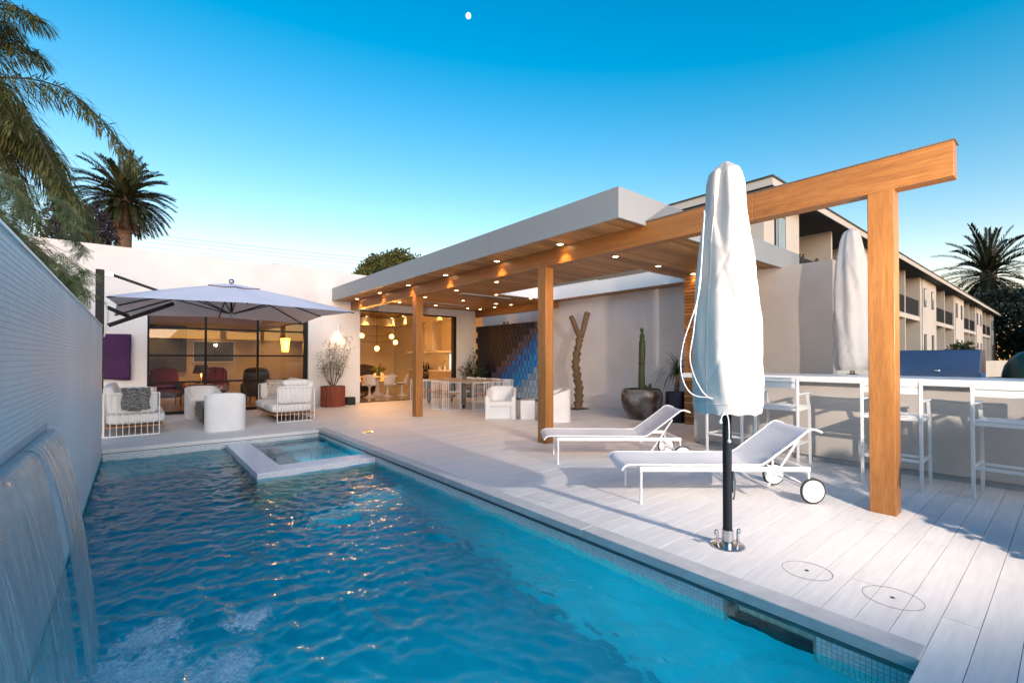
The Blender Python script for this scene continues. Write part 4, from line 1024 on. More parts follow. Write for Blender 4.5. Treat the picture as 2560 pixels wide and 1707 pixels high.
# purple cover over a wall-mounted panel
M['purple'] = mat('purple_cloth', (0.055, 0.014, 0.075), 0.85, var=0.2, vs=3, bump=0.5, bs=7)
P = []
for i in range(17):
    u = i / 16; P.append([(-.95 + u * .875 + .004 * math.sin(9 * v), -.012 * math.sin(7 * u + 3 * v) - .010 * math.sin(3 * u - 9 * v), .91 + v * 1.07 + (.02 * math.sin(5 * u) if v == 0 else 0)) for v in np.linspace(0, 1, 17)])
o = MB().grid(P).build('purple_cover', M['purple'], None, smooth=180, loc=(0, FY - .055, 0), fixn=False); sd = o.modifiers.new('thickness', 'SOLIDIFY'); sd.thickness = 0.05; sd.offset = 1
tag(o, 'dark purple cloth cover over a panel on the house wall', 'cover')
# wall sconce, cctv, ceiling heaters, deck fittings
ws_ = thing('wall_sconce', 'white cylinder sconce lit downward above the olive tree', 'sconce', (4.83, FY - .06, 2.34))
MB().lathe([(.045, -.10), (.048, -.10), (.048, .10), (.001, .10)], 24, cap=False).build('shade', M['white'], ws_, smooth=40)
bx(-.03, .03, .02, .059, -.03, .03).build('bracket', M['white'], ws_)
MB().lathe([(.001, -.085), (.044, -.085)], 20, cap=False).build('bulb', M['lens_on'], ws_)
l_ = bpy.data.lights.new('sconce_lamp', 'SPOT'); l_.energy = 14; l_.color = (1, .66, .36); l_.spot_size = R(100); l_.spot_blend = .7; l_.shadow_soft_size = .03
q = bpy.data.objects.new('sconce_lamp', l_); link(q, ws_); q.location = (0, 0, -.12)
cc = thing('security_camera', 'small white dome security camera at the corner of the house', 'camera', (9.88, FY, 2.73))
MB().sphere((0, -.07, 0), .055, 10, 14).build('body', M['white'], cc, smooth=180); MB().sphere((.02, -.115, -.005), .024, 8, 10).build('lens', M['black'], cc, smooth=180)
bx(-.03, .03, -.03, 0, -.02, .06).build('mount', M['white'], cc)
for y, lab in ((10.62, 'long flush ceiling heater nearer the camera'), (13.05, 'long flush ceiling heater nearer the house')):
    h_ = thing('ceiling_heater', lab, 'heater', (7.72, y, CZ - .001), 0, 'flush heaters in the cedar ceiling')
    bx(-.85, .85, -.13, .13, -.012, 0).build('frame', M['white'], h_, bevel=0.003); bx(-.80, .80, -.085, .085, -.018, -.0125).build('grille', M['white'], h_)
    for k in range(3): MB().tube([(-.78, -.05 + .05 * k, -.024), (.78, -.05 + .05 * k, -.024)], .005, 6).build('element', M['track'], h_)
for (x, y), lab in (((3.45, 1.133), 'round flush deck cover nearer the umbrella base'), ((3.447, .687), 'round flush deck cover nearer the pool corner')):
    dc = thing('deck_cover', lab, 'deck cover', (x, y, 0.0012), 0, 'round covers in the deck')
    MB().tube([(.142 * math.cos(a), .142 * math.sin(a), 0) for a in np.linspace(0, 2 * PI, 49)[:-1]], .0011, 6, closed=True).build('ring_joint', M['joint'], dc)
    MB().lathe([(.001, .0006), (.0125, .0006)], 14, cap=False).build('finger_hole', M['darkgap'], dc)
dr = thing('deck_socket', 'bronze umbrella socket plate in the deck near the spa', 'deck socket', (3.452, 8.56, .001))
MB().lathe([(.001, .004), (.10, .004), (.115, .002), (.118, 0)], 28, cap=False).build('plate', M['chrome'], dr, smooth=60); MB().lathe([(.001, .0055), (.05, .0055)], 20, cap=False).build('socket', M['darkgap'], dr)

# ================================================================== FOLIAGE helpers
def leaf_mesh(name, pos, dirs, ups, length, width, mat_, parent=None, fold=0.15):
    pos, dirs, ups = np.asarray(pos), np.asarray(dirs), np.asarray(ups); n = len(pos)
    length = np.broadcast_to(np.asarray(length, float).reshape(-1, 1), (n, 1)); width = np.broadcast_to(np.asarray(width, float).reshape(-1, 1), (n, 1))
    d = dirs / (np.linalg.norm(dirs, axis=1, keepdims=True) + 1e-9); s = np.cross(d, ups); s /= (np.linalg.norm(s, axis=1, keepdims=True) + 1e-9); nn = np.cross(s, d)
    v = np.stack([pos, pos + d * length * .45 + s * width * .5 - nn * width * fold, pos + d * length - nn * width * fold * 1.5, pos + d * length * .45 - s * width * .5 - nn * width * fold], 1).reshape(-1, 3)
    i = np.arange(n) * 4; f = np.stack([i, i + 1, i + 2, i + 3], 1)
    me = bpy.data.meshes.new(name); me.from_pydata(v.tolist(), [], f.tolist()); me.update(); me.materials.append(mat_)
    o = bpy.data.objects.new(name, me); link(o, parent); return o
def rnd_dirs(r, n, zmin=-1, zmax=1):
    z = r.uniform(zmin, zmax, n); a = r.uniform(0, 2 * PI, n); q = np.sqrt(np.maximum(0, 1 - z * z)); return np.stack([q * np.cos(a), q * np.sin(a), z], 1)
def crown_pts(r, n, c, rad, clumps=30, spread=0.34, hollow=0.55):
    d = rnd_dirs(r, clumps, -.7, 1); k = hollow + (1 - hollow) * r.rand(clumps, 1) ** .7; cc_ = np.array(c) + d * k * np.array(rad)
    w_ = r.randint(0, clumps, n); off = r.normal(0, 1, (n, 3)); off /= np.linalg.norm(off, axis=1, keepdims=True); off *= (r.rand(n, 1) ** .4) * spread * np.mean(rad)
    p = cc_[w_] + off; return p, off
def branch(mb, p0, p1, r0, r1, wob=0.1, n=6, seed=0):
    r = random.Random(seed); p0, p1 = Vector(p0), Vector(p1); L_ = (p1 - p0).length
    pts = [p0.lerp(p1, i / n) + Vector((r.uniform(-1, 1), r.uniform(-1, 1), r.uniform(-.3, .3))) * wob * L_ * .15 * (0 < i < n) for i in range(n + 1)]
    mb.tube(pts, [r0 + (r1 - r0) * i / n for i in range(n + 1)], 7); return pts
M['bark'] = mat('bark', (0.10, 0.075, 0.055), 0.95, var=0.3, vs=12, bump=0.6, bs=40)
M['palmbark'] = mat('palm_bark', (0.17, 0.105, 0.07), 0.95, var=0.35, vs=6, bump=0.8, bs=14, stretch=(1, 1, 2.5))

# ---------------------------------------------------------------- olive tree in rust pot
ot = thing('olive_tree', 'small grey green olive tree growing in a rust coloured fluted pot', 'tree', (4.52, 13.85, 0))
M['rust'] = mat('rust_steel', (0.20, 0.045, 0.022), 0.8, var=0.25, vs=9, bump=0.2, bs=80)
pp_ = [((.33 + .012 * math.cos(16 * a)) * math.cos(a), (.33 + .012 * math.cos(16 * a)) * math.sin(a)) for a in np.linspace(0, 2 * PI, 129)[:-1]]
MB().prism(pp_, 0, .60).build('pot', M['rust'], ot, smooth=30)
MB().lathe([(.001, .603), (.30, .603)], 24, cap=False).build('soil', M['earth'], ot)
r = np.random.RandomState(2); tr = MB(); LP, LD = [], []
for k in range(13):
    a = r.rand() * 2 * PI; top = Vector((math.cos(a) * r.uniform(.15, .55), math.sin(a) * r.uniform(.15, .45), r.uniform(1.15, 2.05)))
    if k == 0: top = Vector((.12, 0, 2.08))
    b0 = Vector((math.cos(a) * .06, math.sin(a) * .06, .60)); mid = b0.lerp(top, .4) + Vector((math.cos(a), math.sin(a), 0)) * .06
    pts = smoothpath([b0, mid, b0.lerp(top, .75), top], 6); tr.tube(pts, list(np.linspace(.011, .003, len(pts))), 6)
    for p in pts[6:]:
        for _ in range(11):
            dv = Vector(rnd_dirs(r, 1, -.3, 1)[0]); q = p + dv * r.uniform(0, .17); LP.append(q); LD.append(dv + Vector((0, 0, .35)))
tr.build('trunk', M['bark'], ot, smooth=60)
leaf_mesh('crown', LP, LD, rnd_dirs(r, len(LP)), r.uniform(.05, .085, len(LP)), .015, leafmat('olive_leaf', (.10, .11, .07), (.22, .23, .17), .55, .15), ot)
tag(bx(-.12, .12, -.12, .12, 0, .235).build('speaker_box', M['anthracite'], bevel=0.008, loc=(5.08, 13.98, 0)), 'small dark cube speaker on the patio beside the rust pot', 'speaker')
# ---------------------------------------------------------------- camellia bush
cb = thing('camellia_bush', 'glossy green potted shrub between the kitchen doorway and blue screen', 'shrub', (9.42, 13.85, 0))
MB().lathe([(.12, 0), (.2, .02), (.24, .3), (.22, .45), (.2, .45)], 24).build('pot', M['anthracite'], cb, smooth=60)
r = np.random.RandomState(6); tr = MB(); LP, LD = [], []
for k in range(12):
    a = r.rand() * 2 * PI; top = Vector((math.cos(a) * r.uniform(.1, .55), math.sin(a) * .35, r.uniform(.75, 1.25)))
    if k < 2: top = Vector((.18 - .1 * k, 0, 1.68 - .2 * k))
    pts = smoothpath([Vector((0, 0, .44)), Vector((0, 0, .44)).lerp(top, .5) + Vector((math.cos(a), math.sin(a), 0)) * .08, top], 7); tr.tube(pts, list(np.linspace(.010, .004, len(pts))), 6)
    for p in pts[3:]:
        for _ in range(6):
            dv = Vector(rnd_dirs(r, 1, -.3, .8)[0]); LP.append(p + dv * r.uniform(.01, .10)); LD.append(dv)
tr.build('stem', M['bark'], cb, smooth=60)
leaf_mesh('foliage', LP, LD, rnd_dirs(r, len(LP), .3, 1), r.uniform(.07, .11, len(LP)), .05, leafmat('camellia_leaf', (.015, .035, .012), (.05, .085, .03), .3, .1), cb)

# ---------------------------------------------------------------- forked wooden sculpture
ss = thing('wood_sculpture', 'tall forked carved palm trunk sculpture on a flat steel base', 'sculpture', (9.56, 8.77, 0))
bx(-.25, .25, -.20, .20, 0, .018).build('base_plate', mat('rusty_plate', (.05, .03, .025), .7), ss, bevel=0.003)
M['carved'] = wood('carved_palm', (0.085, 0.048, 0.025), (0.32, 0.20, 0.11), 'z', 1.6, 0.8, 'world', fine=1.0)
ctr = smoothpath([(0, 0, 0.0), (.03, 0, .3), (.03, 0, .6), (-.05, 0, .95), (-.09, 0, 1.25), (-.03, 0, 1.6), (.06, 0, 1.95), (.10, 0, 2.12)], 12)
def at_z(z):
    for a, b in zip(ctr[:-1], ctr[1:]):
        if a.z <= z <= b.z: return a.lerp(b, (z - a.z) / max(1e-6, b.z - a.z))
    return ctr[-1]
zz = 0.018; k = 0
while zz < 2.08:
    h = 0.195; sg = MB(); n_ = 16; P = []
    for q in range(n_):
        a = 2 * PI * q / n_; lift = .055 * math.cos(a + (PI * .85 if k % 2 else PI * .6)); rowp = []
        for s in np.linspace(0, 1, 7):
            rad = (.098 + .035 * (1 - zz / 2.1)) * (0.74 + .44 * s ** 1.6) * (0.98 if s < .95 else .93) * (1 + .03 * math.sin(3 * a + k))
            c = at_z(min(2.1, zz + h * s)); rowp.append((c.x + rad * math.cos(a), c.y + rad * math.sin(a), zz + (h - .002) * s + lift * s))
        P.append(rowp)
    sg.grid(P, closed_u=True); i0 = len(sg.v)
    sg.add([P[q][-1] for q in range(n_)], [tuple(range(n_))])
    sg.build('trunk_segment', M['carved'], ss, smooth=50); zz += h * .985; k += 1
for e, lab in (((.40, 0, 2.70), 0), ((-.28, 0, 2.56), 1)):
    b0 = Vector((.10 + .03 * (1 - 2 * lab), 0, 2.02)); e = Vector(e)
    m_ = MB(); pts = [b0, b0.lerp(e, .35) + Vector((0, 0, -.02)), b0.lerp(e, .7) + Vector((0, 0, .01)), e]
    m_.tube(pts, [.085, .082, .085, .088] if not lab else [.085, .078, .076, .07], 12); m_.build('fork', M['carved'], ss, smooth=50)

# ---------------------------------------------------------------- cactus in glazed bowl
cp_ = thing('cactus_pot', 'large mottled grey glazed bowl planted with a tall column cactus', 'planter', (9.15, 6.40, 0))
def glaze():
    m, t, b = nodes('mottled_glaze'); co = coords(t, 'obj')
    n1 = N(t, 'ShaderNodeTexNoise', _Scale=2.2, _Detail=5.0); L(t, co, n1.inputs['Vector']); n2 = N(t, 'ShaderNodeTexNoise', _Scale=38.0, _Detail=4.0); L(t, co, n2.inputs['Vector'])
    c = ramp(t, n1.outputs[0], [(.40, (.055, .035, .028)), (.56, (.20, .20, .205))]); c = mixc(t, c, (.035, .028, .025), ramp(t, n2.outputs[0], [(.50, (0, 0, 0)), (.66, (.75,) * 3)]))
    L(t, c, b.inputs['Base Color']); b.inputs['Roughness'].default_value = .22; bumpn(t, b, n2.outputs[0], .2, .01); return m
MB().lathe([(.001, 0), (.26, 0), (.32, .05), (.43, .25), (.475, .45), (.465, .60), (.425, .685), (.415, .70), (.39, .70), (.395, .67), (.40, .62)], 44, cap=False).build('bowl', glaze(), cp_, smooth=60)
MB().lathe([(.001, .635), (.40, .635)], 30, cap=False).build('soil', M['earth'], cp_)
M['cactus'] = mat('cactus_skin', (0.055, 0.085, 0.028), .6, var=.35, vs=7, space='obj')
def ribbed(mb, pts, rads, ribs=7):
    n_ = ribs * 4; P = []
    for q in range(n_):
        a = 2 * PI * q / n_; rowp = []
        for p, rd in zip(pts, rads):
            k_ = 1 + .10 * math.cos(ribs * a); rowp.append((p[0] + rd * k_ * math.cos(a), p[1] + rd * k_ * math.sin(a), p[2]))
        P.append(rowp)
    mb.grid(P, closed_u=True); mb.add([P[q][-1] for q in range(n_)], [tuple(range(n_))]); return mb
zs_ = np.linspace(.6, 2.12, 40); pts = [(.012 * math.sin(z * 4), .01 * math.sin(z * 3), z) for z in zs_]
rads = [.068 + .004 * math.sin(z * 9) for z in zs_]
for i, z in enumerate(zs_):
    if z > 1.83: rads[i] = .062 * (abs(math.sin((z - 1.83) / .19 * PI * .97 + .25)) ** .45 * .8 + .2) * (1 - .35 * (z - 1.83) / .3)
rads[-1] = .01
ribbed(MB(), pts, rads).build('cactus_column', M['cactus'], cp_, smooth=70)
MB().tube([(.082 * math.cos(a), .082 * math.sin(a), 1.285) for a in np.linspace(0, 2 * PI, 21)[:-1]], .008, 6, closed=True).build('tie', M['black'], cp_)
for (x, y, h, rd) in ((.2, .05, .16, .05), (.14, -.12, .10, .045), (-.10, -.1, .09, .04), (.02, -.16, .08, .04), (.24, -.05, .20, .04), (-.16, .05, .07, .035)):
    ribbed(MB(), [(x + .03 * s, y, .62 + h * s) for s in (0, .3, .7, .9, 1)], [rd * .8, rd, rd * .9, rd * .6, rd * .1], 6).build('cactus_pup', M['cactus'], cp_, smooth=70)
# ---------------------------------------------------------------- ponytail palm in navy pot
pn = thing('ponytail_palm', 'spiky leaved palm plant in a tall navy cylinder pot beside the slat screen', 'plant', (9.35, 5.62, 0))
MB().lathe([(.001, 0), (.235, 0), (.24, .01), (.24, .66), (.22, .66), (.22, .60), (.001, .60)], 36, cap=False).build('pot', mat('navy_pot', (.012, .012, .035), .45), pn, smooth=40)
trk_ = smoothpath([(-.02, 0, .58), (.0, 0, .75), (.0, -.02, .92), (-.02, -.02, 1.05)], 5)
MB().tube(trk_, [.055] * 8 + [.045] * 8, 10).build('trunk', M['palmbark'], pn, smooth=60)
r = np.random.RandomState(8); lf = MB()
for k_ in range(85):
    a = r.rand() * 2 * PI; el = r.uniform(.15, 1.35); Ln = r.uniform(.55, .95); p = Vector((-.02, -.02, 1.04 + r.uniform(-.05, .03))); d = Vector((math.cos(a) * math.cos(el), math.sin(a) * math.cos(el), math.sin(el)))
    side = d.cross(Vector((0, 0, 1))).normalized(); prev = None; w0 = r.uniform(.016, .026)
    for s in range(9):
        u = s / 8; wd = w0 * (1 - u) ** .6 * (.6 + .4 * min(1, u * 4)); cur = (p - side * wd / 2, p + side * wd / 2)
        if prev: lf.add([prev[0], prev[1], cur[1], cur[0]], [(0, 1, 2, 3)])
        prev = cur; p = p + d * (Ln / 8); d = (d + Vector((0, 0, -.23 - .1 * r.rand()))).normalized()
lf.build('foliage', leafmat('ponytail_leaf', (.012, .028, .012), (.05, .085, .025), .4, .15), pn, smooth=180, fixn=False)
# ================================================================== INTERIOR seen through the openings
def warm_point(name, parent, loc, e, col=(1, .42, .08), size=.05):
    l_ = bpy.data.lights.new(name, 'POINT'); l_.energy = e; l_.color = col; l_.shadow_soft_size = size
    q = bpy.data.objects.new(name, l_); link(q, parent); q.location = loc; return q
M['globe'] = emit('lamp_globe', (1.0, .55, .14), 2.4)
M['brass'] = mat('brass', (.42, .26, .08), .3, 1.0)
M['tulip'] = mat('tulip_white', (.72, .68, .64), .25, var=.02)
M['cab'] = mat('cabinet_front', (.42, .35, .28), .6, var=.03)
# chandelier
ch = thing('chandelier', 'black rod chandelier with glowing amber globes over the kitchen table', 'chandelier', (7.2, 17.0, 0))
MB().tube([(0, 0, 3.42), (0, 0, 1.86)], .011, 8).build('stem', M['black'], ch)
MB().tube([(-.60, 0, 2.27), (.60, 0, 2.27)], .008, 6).build('rod', M['black'], ch); MB().tube([(-.9, .12, 2.05), (.82, .12, 2.05)], .008, 6).build('rod', M['black'], ch)
for i, p in enumerate([(-.60, 0, 2.27), (.60, 0, 2.27), (.82, .12, 2.05), (0, 0, 1.80), (-.9, .12, 2.05)]):
    MB().sphere(p, .092, 10, 16, (1, 1, 1)).build('globe', M['globe'], ch, smooth=180); 
for p in ((0, 0, 1.65), (.6, -.25, 2.2), (-.6, -.25, 2.2)): warm_point('globe_lamp', ch, p, 30)
# tulip table and chairs
tt = thing('pedestal_table', 'white pedestal dining table inside the kitchen doorway', 'table', (7.2, 16.95, -.002))
MB().lathe([(.001, 0), (.36, 0), (.34, .012), (.20, .06), (.09, .16), (.055, .35), (.07, .55), (.14, .68), (.2, .705)], 36).build('pedestal', M['tulip'], tt, smooth=60)
MB().lathe([(.001, .706), (.74, .706), (.77, .72), (.75, .735), (.001, .735)], 48).build('table_top', M['tulip'], tt, smooth=40)
def make_tulip():
    t_ = thing('pedestal_chair', 'x', 'chair', (0, 0, 0), 0, 'white pedestal chairs at the kitchen table')
    MB().lathe([(.001, 0), (.235, 0), (.22, .010), (.12, .035), (.05, .09), (.032, .2), (.035, .32), (.07, .39), (.12, .42)], 32).build('pedestal', M['tulip'], t_, smooth=60)
    P = []
    for i in range(25):
        v = i / 24; rowp = []
        for q in range(17):
            u = q / 16 * 2 - 1
            if v < .5: y = -.24 + v * .86; z = .455 - .03 * math.sin(v * 2 * PI * .5) ; wdt = .235 + .02 * math.sin(v * PI)
            else: w2 = (v - .5) / .5; y = .19 + .09 * w2; z = .43 + .40 * w2; wdt = .25 - .055 * w2 ** 2
            lip = abs(u) ** 2.6 * (.10 if v < .5 else .12 * (1 - (v - .5)))
            rowp.append((u * wdt, y - (lip * .9 if v > .5 else 0) - .0, z + (lip * (.3 + v) if v < .5 else 0) + (-.03 * u * u if v > .9 else 0)))
        P.append(rowp)
    sh = MB().grid(P).build('shell', M['tulip'], t_, smooth=180, fixn=False); sd = sh.modifiers.new('thickness', 'SOLIDIFY'); sd.thickness = .014
    MB().lathe([(.001, .44), (.19, .44), (.2, .455), (.18, .475), (.001, .478)], 24).build('seat_pad', mat('olive_pad', (.16, .15, .035), .9), t_, smooth=60)
    return t_
tc = make_tulip()
for i, (x, y, a, lab) in enumerate([(6.62, 16.28, 150, 'white pedestal chair nearest the doorway jamb'), (7.25, 16.15, 195, 'white pedestal chair in the middle of the doorway'), (7.93, 16.35, 235, 'white pedestal chair beside the cedar post, seen side on'), (6.75, 17.7, 20, 'white pedestal chair at the back left of the kitchen table'), (7.6, 17.75, -20, 'white pedestal chair at the back right of the kitchen table')]):
    if i == 0: tc.location = (x, y, -.002); tc.rotation_euler = (0, 0, R(a)); tc['label'] = lab
    else: copy_tree(tc, (x, y, -.002), R(a), lab)
vs_ = thing('vase_plant', 'leafy bouquet in a green glass vase on the kitchen table', 'plant', (7.22, 16.9, .734))
MB().lathe([(.001, 0), (.07, 0), (.09, .06), (.06, .16), (.07, .2)], 20).build('vase', mat('green_glass', (.05, .07, .02), .15), vs_, smooth=60)
r = np.random.RandomState(3); d = rnd_dirs(r, 130, .05, 1); leaf_mesh('bouquet', np.array([0, 0, .18]) + d * r.uniform(.02, .2, (130, 1)), d, rnd_dirs(r, 130), .16, .03, leafmat('bouquet_leaf', (.05, .06, .01), (.14, .14, .03)), vs_)
# kitchen fittings along the right wall
kc = thing('kitchen_counter', 'long kitchen base units with stone worktop on the right kitchen wall', 'counter', (0, 0, 0))
y0 = FY + .9
for k_ in range(7):
    a = y0 + k_ * .62
    if k_ == 4: continue
    bx(9.87, 10.49, a, a + .612, .09, .87).build('cabinet', M['cab'], kc, bevel=.003); bx(9.855, 9.869, a + .2, a + .42, .76, .775).build('handle', M['brass'], kc)
bx(9.93, 10.48, y0, y0 + 4.33, -.002, .0895).build('plinth', M['black'], kc)
bx(9.83, 10.495, y0 - .02, y0 + 4 * .62 + .0, .8705, .915).build('worktop', M['counter'], kc, bevel=.004); bx(9.83, 10.495, y0 + 5 * .62, y0 + 7 * .62, .8705, .915).build('worktop', M['counter'], kc, bevel=.004)
rg = thing('range_cooker', 'dark steel range cooker with rows of knobs', 'cooker', (9.86, y0 + 4 * .62, 0))
bx(0, .62, .005, .61, .05, .90).build('body', M['black'], rg, bevel=.005); bx(-.03, -.001, .02, .59, .72, .84).build('control_panel', M['chrome'], rg, bevel=.003)
for k_ in range(7): MB().cyl((-.055, .06 + .08 * k_, .78), (-.031, .06 + .08 * k_, .78), .022, n=12).build('knob', mat('red_knob', (.25, .03, .02), .4) if k_ == 0 else bpy.data.materials['red_knob'], rg)
bx(-.045, -.02, .05, .56, .64, .66).build('oven_handle', M['chrome'], rg)
for k_ in range(4): bx(.08 + .13 * k_, .16 + .13 * k_, .05, .56, .901, .925).build('grate', M['black'], rg)
fa = thing('kitchen_tap', 'brass gooseneck tap standing on the kitchen worktop', 'tap', (10.2, y0 + 1.45, .915))
MB().tube(smoothpath([(0, 0, 0), (0, 0, .28), (-.05, 0, .38), (-.14, 0, .38), (-.19, 0, .30), (-.19, 0, .25)], 6), .014, 8).build('spout', M['brass'], fa, smooth=60); MB().cyl((0, .12, 0), (0, .12, .1), .016, n=10).build('lever', M['brass'], fa)
sh = thing('wall_shelf', 'floating stone shelf on the right kitchen wall', 'shelf', (0, 0, 0)); bx(10.18, 10.495, y0 + .0, y0 + 5.2, 1.66, 1.74).build('board', M['counter'], sh, bevel=.004)
bowls = [(y0 + .45, .13, .10, (.16, .12, .09)), (y0 + .85, .11, .08, (.30, .24, .18)), (y0 + 2.6, .12, .07, (.05, .04, .035)), (y0 + 4.3, .13, .06, (.06, .05, .05)), (y0 + 4.65, .14, .09, (.45, .36, .2))]
for i, (yy, rd, h, c_) in enumerate(bowls):
    tag(MB().lathe([(.03, 0), (rd * .7, h * .35), (rd, h), (rd * .95, h), (.02, h * .2)], 20).build('bowl', mat('bowl_glaze', c_, .5), smooth=60, loc=(10.32, yy, 1.741)), ['round brown bowl at the near end of the kitchen shelf', 'pale bowl next to the brown bowl on the kitchen shelf', 'dark shallow bowl in the middle of the kitchen shelf', 'black dish near the far end of the kitchen shelf', 'cream bowl at the far end of the kitchen shelf'][i], 'bowl', 'bowls on the kitchen shelf')
tag(MB().lathe([(.05, 0), (.06, 0), (.065, .16), (.055, .16)], 20).build('utensil_jar', M['tulip'], smooth=40, loc=(10.3, y0 + 2.25, .916)), 'white utensil jar on the kitchen worktop', 'jar')
tag(MB().lathe([(.001, 0), (.035, 0), (.035, .13), (.012, .17), (.012, .20), (.001, .2)], 16).build('soap_bottle', M['tulip'], smooth=40, loc=(10.25, y0 + 1.75, .916)), 'white soap bottle beside the brass tap', 'bottle')
for i in range(3): tag(MB().lathe([(.001, 0), (.04, 0), (.042, .15), (.018, .22), (.018, .28 + .04 * i), (.001, .29 + .04 * i)], 14).build('oil_bottle', M['black'], smooth=40, loc=(10.3 - .05 * i, y0 + 3.25 + .13 * i, .916)), ['short dark bottle beside the range cooker', 'medium dark bottle beside the range cooker', 'tall dark bottle beside the range cooker'][i], 'bottle', 'bottles beside the range')
kw = bx(10.485, 10.499, y0 + .95, y0 + 1.75, .95, 1.6).build('kitchen_window', emit('daylit_pane', (.50, .68, .74), .55)); tag(kw, 'small pale window above the kitchen worktop', 'window')
hd_ = thing('range_hood', 'boxed plaster hood column above the range cooker', 'hood', (0, 0, 0)); bx(10.05, 10.49, y0 + 2.46, y0 + 3.15, 1.745, 3.018).build('column', M['kside'], hd_)
for i, (x, yy) in enumerate([(9.86, y0 + .6), (9.86, y0 + 1.7), (9.86, y0 + 3.6), (9.86, y0 + 4.9), (9.86, y0 + 6.2), (8.6, 21.55), (7.4, 21.55), (6.2, 21.55)]):  # unseen ceiling lights added for the warm glow of the kitchen
    downlight((x, yy, 3.419), ['added kitchen downlight over the near end of the worktop', 'added kitchen downlight over the brass tap', 'added kitchen downlight over the range cooker', 'added kitchen downlight past the range cooker', 'added kitchen downlight in the far right corner', 'added kitchen downlight at the right of the back wall', 'added kitchen downlight at the middle of the back wall', 'added kitchen downlight at the left of the back wall'][i], 45, 80, 'added downlights inside the kitchen')
for i, yy in enumerate((y0 + .6, y0 + 4.6)):
    q = thing('shelf_light', ['warm picture light above the near end of the kitchen shelf', 'warm picture light above the far end of the kitchen shelf'][i], 'light', (10.30, yy, 3.01), 0, 'lights above the kitchen shelf')
    MB().cyl((0, 0, -.06), (0, 0, 0), .03, n=12).build('can', M['brass'], q)
    l_ = bpy.data.lights.new('shelf_lamp', 'SPOT'); l_.energy = 26; l_.color = (1, .45, .10); l_.spot_size = R(58); l_.spot_blend = .4; l_.shadow_soft_size = .02; qq = bpy.data.objects.new('shelf_lamp', l_); link(qq, q); qq.location = (0, 0, -.07)
sb = thing('dark_sofa', 'low dark lounge chair at the back of the kitchen', 'chair', (7.9, 19.8, 0))
pillow('seat', M['darkwood'], sb, (0, 0, .4), (1.1, .8, .3)); pillow('backrest', M['darkwood'], sb, (0, .3, .75), (1.1, .3, .6)); bx(-.45, .45, -.3, .3, -.002, .25).build('base', M['black'], sb)
# living room
pl = thing('lantern_pendant', 'glowing amber lantern pendant inside the window wall', 'pendant', (3.72, 16.0, 0))
MB().tube([(0, 0, 2.95), (0, 0, 2.1)], .008, 6).build('cord', M['black'], pl); MB().lathe([(.001, 2.10), (.17, 2.09), (.17, 2.05), (.001, 2.06)], 24).build('cap', M['black'], pl)
MB().lathe([(.145, 2.05), (.10, 1.62), (.09, 1.62), (.135, 2.05)], 24).build('shade', emit('lantern_glow', (1, .50, .10), 1.5), pl, smooth=60); warm_point('lantern_lamp', pl, (-.05, -.28, 1.8), 26)
tl_ = thing('table_lamp', 'small lit table lamp with dark shade in the living room', 'lamp', (1.58, 17.0, 0))
bx(-.3, .3, -.25, .25, 0, .62).build('stand', M['darkwood'], tl_); MB().cyl((0, 0, .62), (0, 0, .95), .02, n=10).build('stem', M['brass'], tl_); MB().lathe([(.23, .95), (.16, 1.2), (.15, 1.2), (.22, .95)], 24).build('shade', mat('dark_shade', (.10, .05, .03), .8), tl_, smooth=60); MB().sphere((0, -.0, .99), .05, 8, 12).build('bulb', M['globe'], tl_, smooth=180); warm_point('table_lamp_light', tl_, (0, -.1, .9), 14)
M['redfab'] = mat('crimson_fabric', (.085, .008, .014), .9, var=.1)
M['greyfab'] = mat('grey_fabric', (.05, .055, .06), .9, var=.1)
def easy(lab, x, y, a, m):
    t_ = thing('easy_chair', lab, 'chair', (x, y, -.003), R(a), 'easy chairs in the living room')
    pillow('seat', m, t_, (0, 0, .36), (.7, .7, .2)); pillow('backrest', m, t_, (0, .32, .70), (.72, .2, .8), None, .1)
    for s in (-1, 1): pillow('arm', m, t_, (.36 * s, 0, .5), (.16, .7, .3), None, .1); 
    for sx in (-.28, .28):
        for sy in (-.28, .28): MB().cyl((sx, sy, 0), (sx, sy, .28), .018, n=8).build('leg', M['black'], t_)
easy('crimson easy chair at the left of the living room', .75, 17.3, 10, M['redfab']); easy('crimson easy chair beside the lit table lamp', 1.95, 17.7, -15, M['redfab']); easy('dark grey easy chair at the right of the living room', 3.0, 16.2, 160, M['greyfab'])
ar = thing('wall_art', 'large dark painted head shape canvas on the living room wall', 'picture', (.55, 19.57, 0)); bx(-.8, .8, -.03, 0, 1.0, 2.5).build('canvas', mat('dark_canvas', (.10, .105, .11), .8, var=.5, vs=1.5), ar); bx(-.84, .84, -.028, .001, .96, 2.54).build('frame', M['darkwood'], ar)
pc = thing('wall_picture', 'small grey landscape picture on the living room wall', 'picture', (2.2, 19.58, 0)); bx(-.6, .6, -.025, 0, 1.3, 2.0).build('canvas', mat('grey_canvas', (.09, .12, .17), .8, var=.4, vs=2), pc); bx(-.63, .63, -.022, .001, 1.27, 2.03).build('frame', M['white'], pc)
for i, (x, y) in enumerate([(.6, 18.9), (2.2, 18.9), (4.2, 18.9), (4.6, 16.5)]):  # unseen ceiling lights, added to brighten the living room
    downlight((x, y, 2.949), ['added living room downlight above the large painting', 'added living room downlight above the small picture', 'added living room downlight in the far right corner', 'added living room downlight beside the lantern pendant'][i], 40, 90, 'added downlights inside the living room')

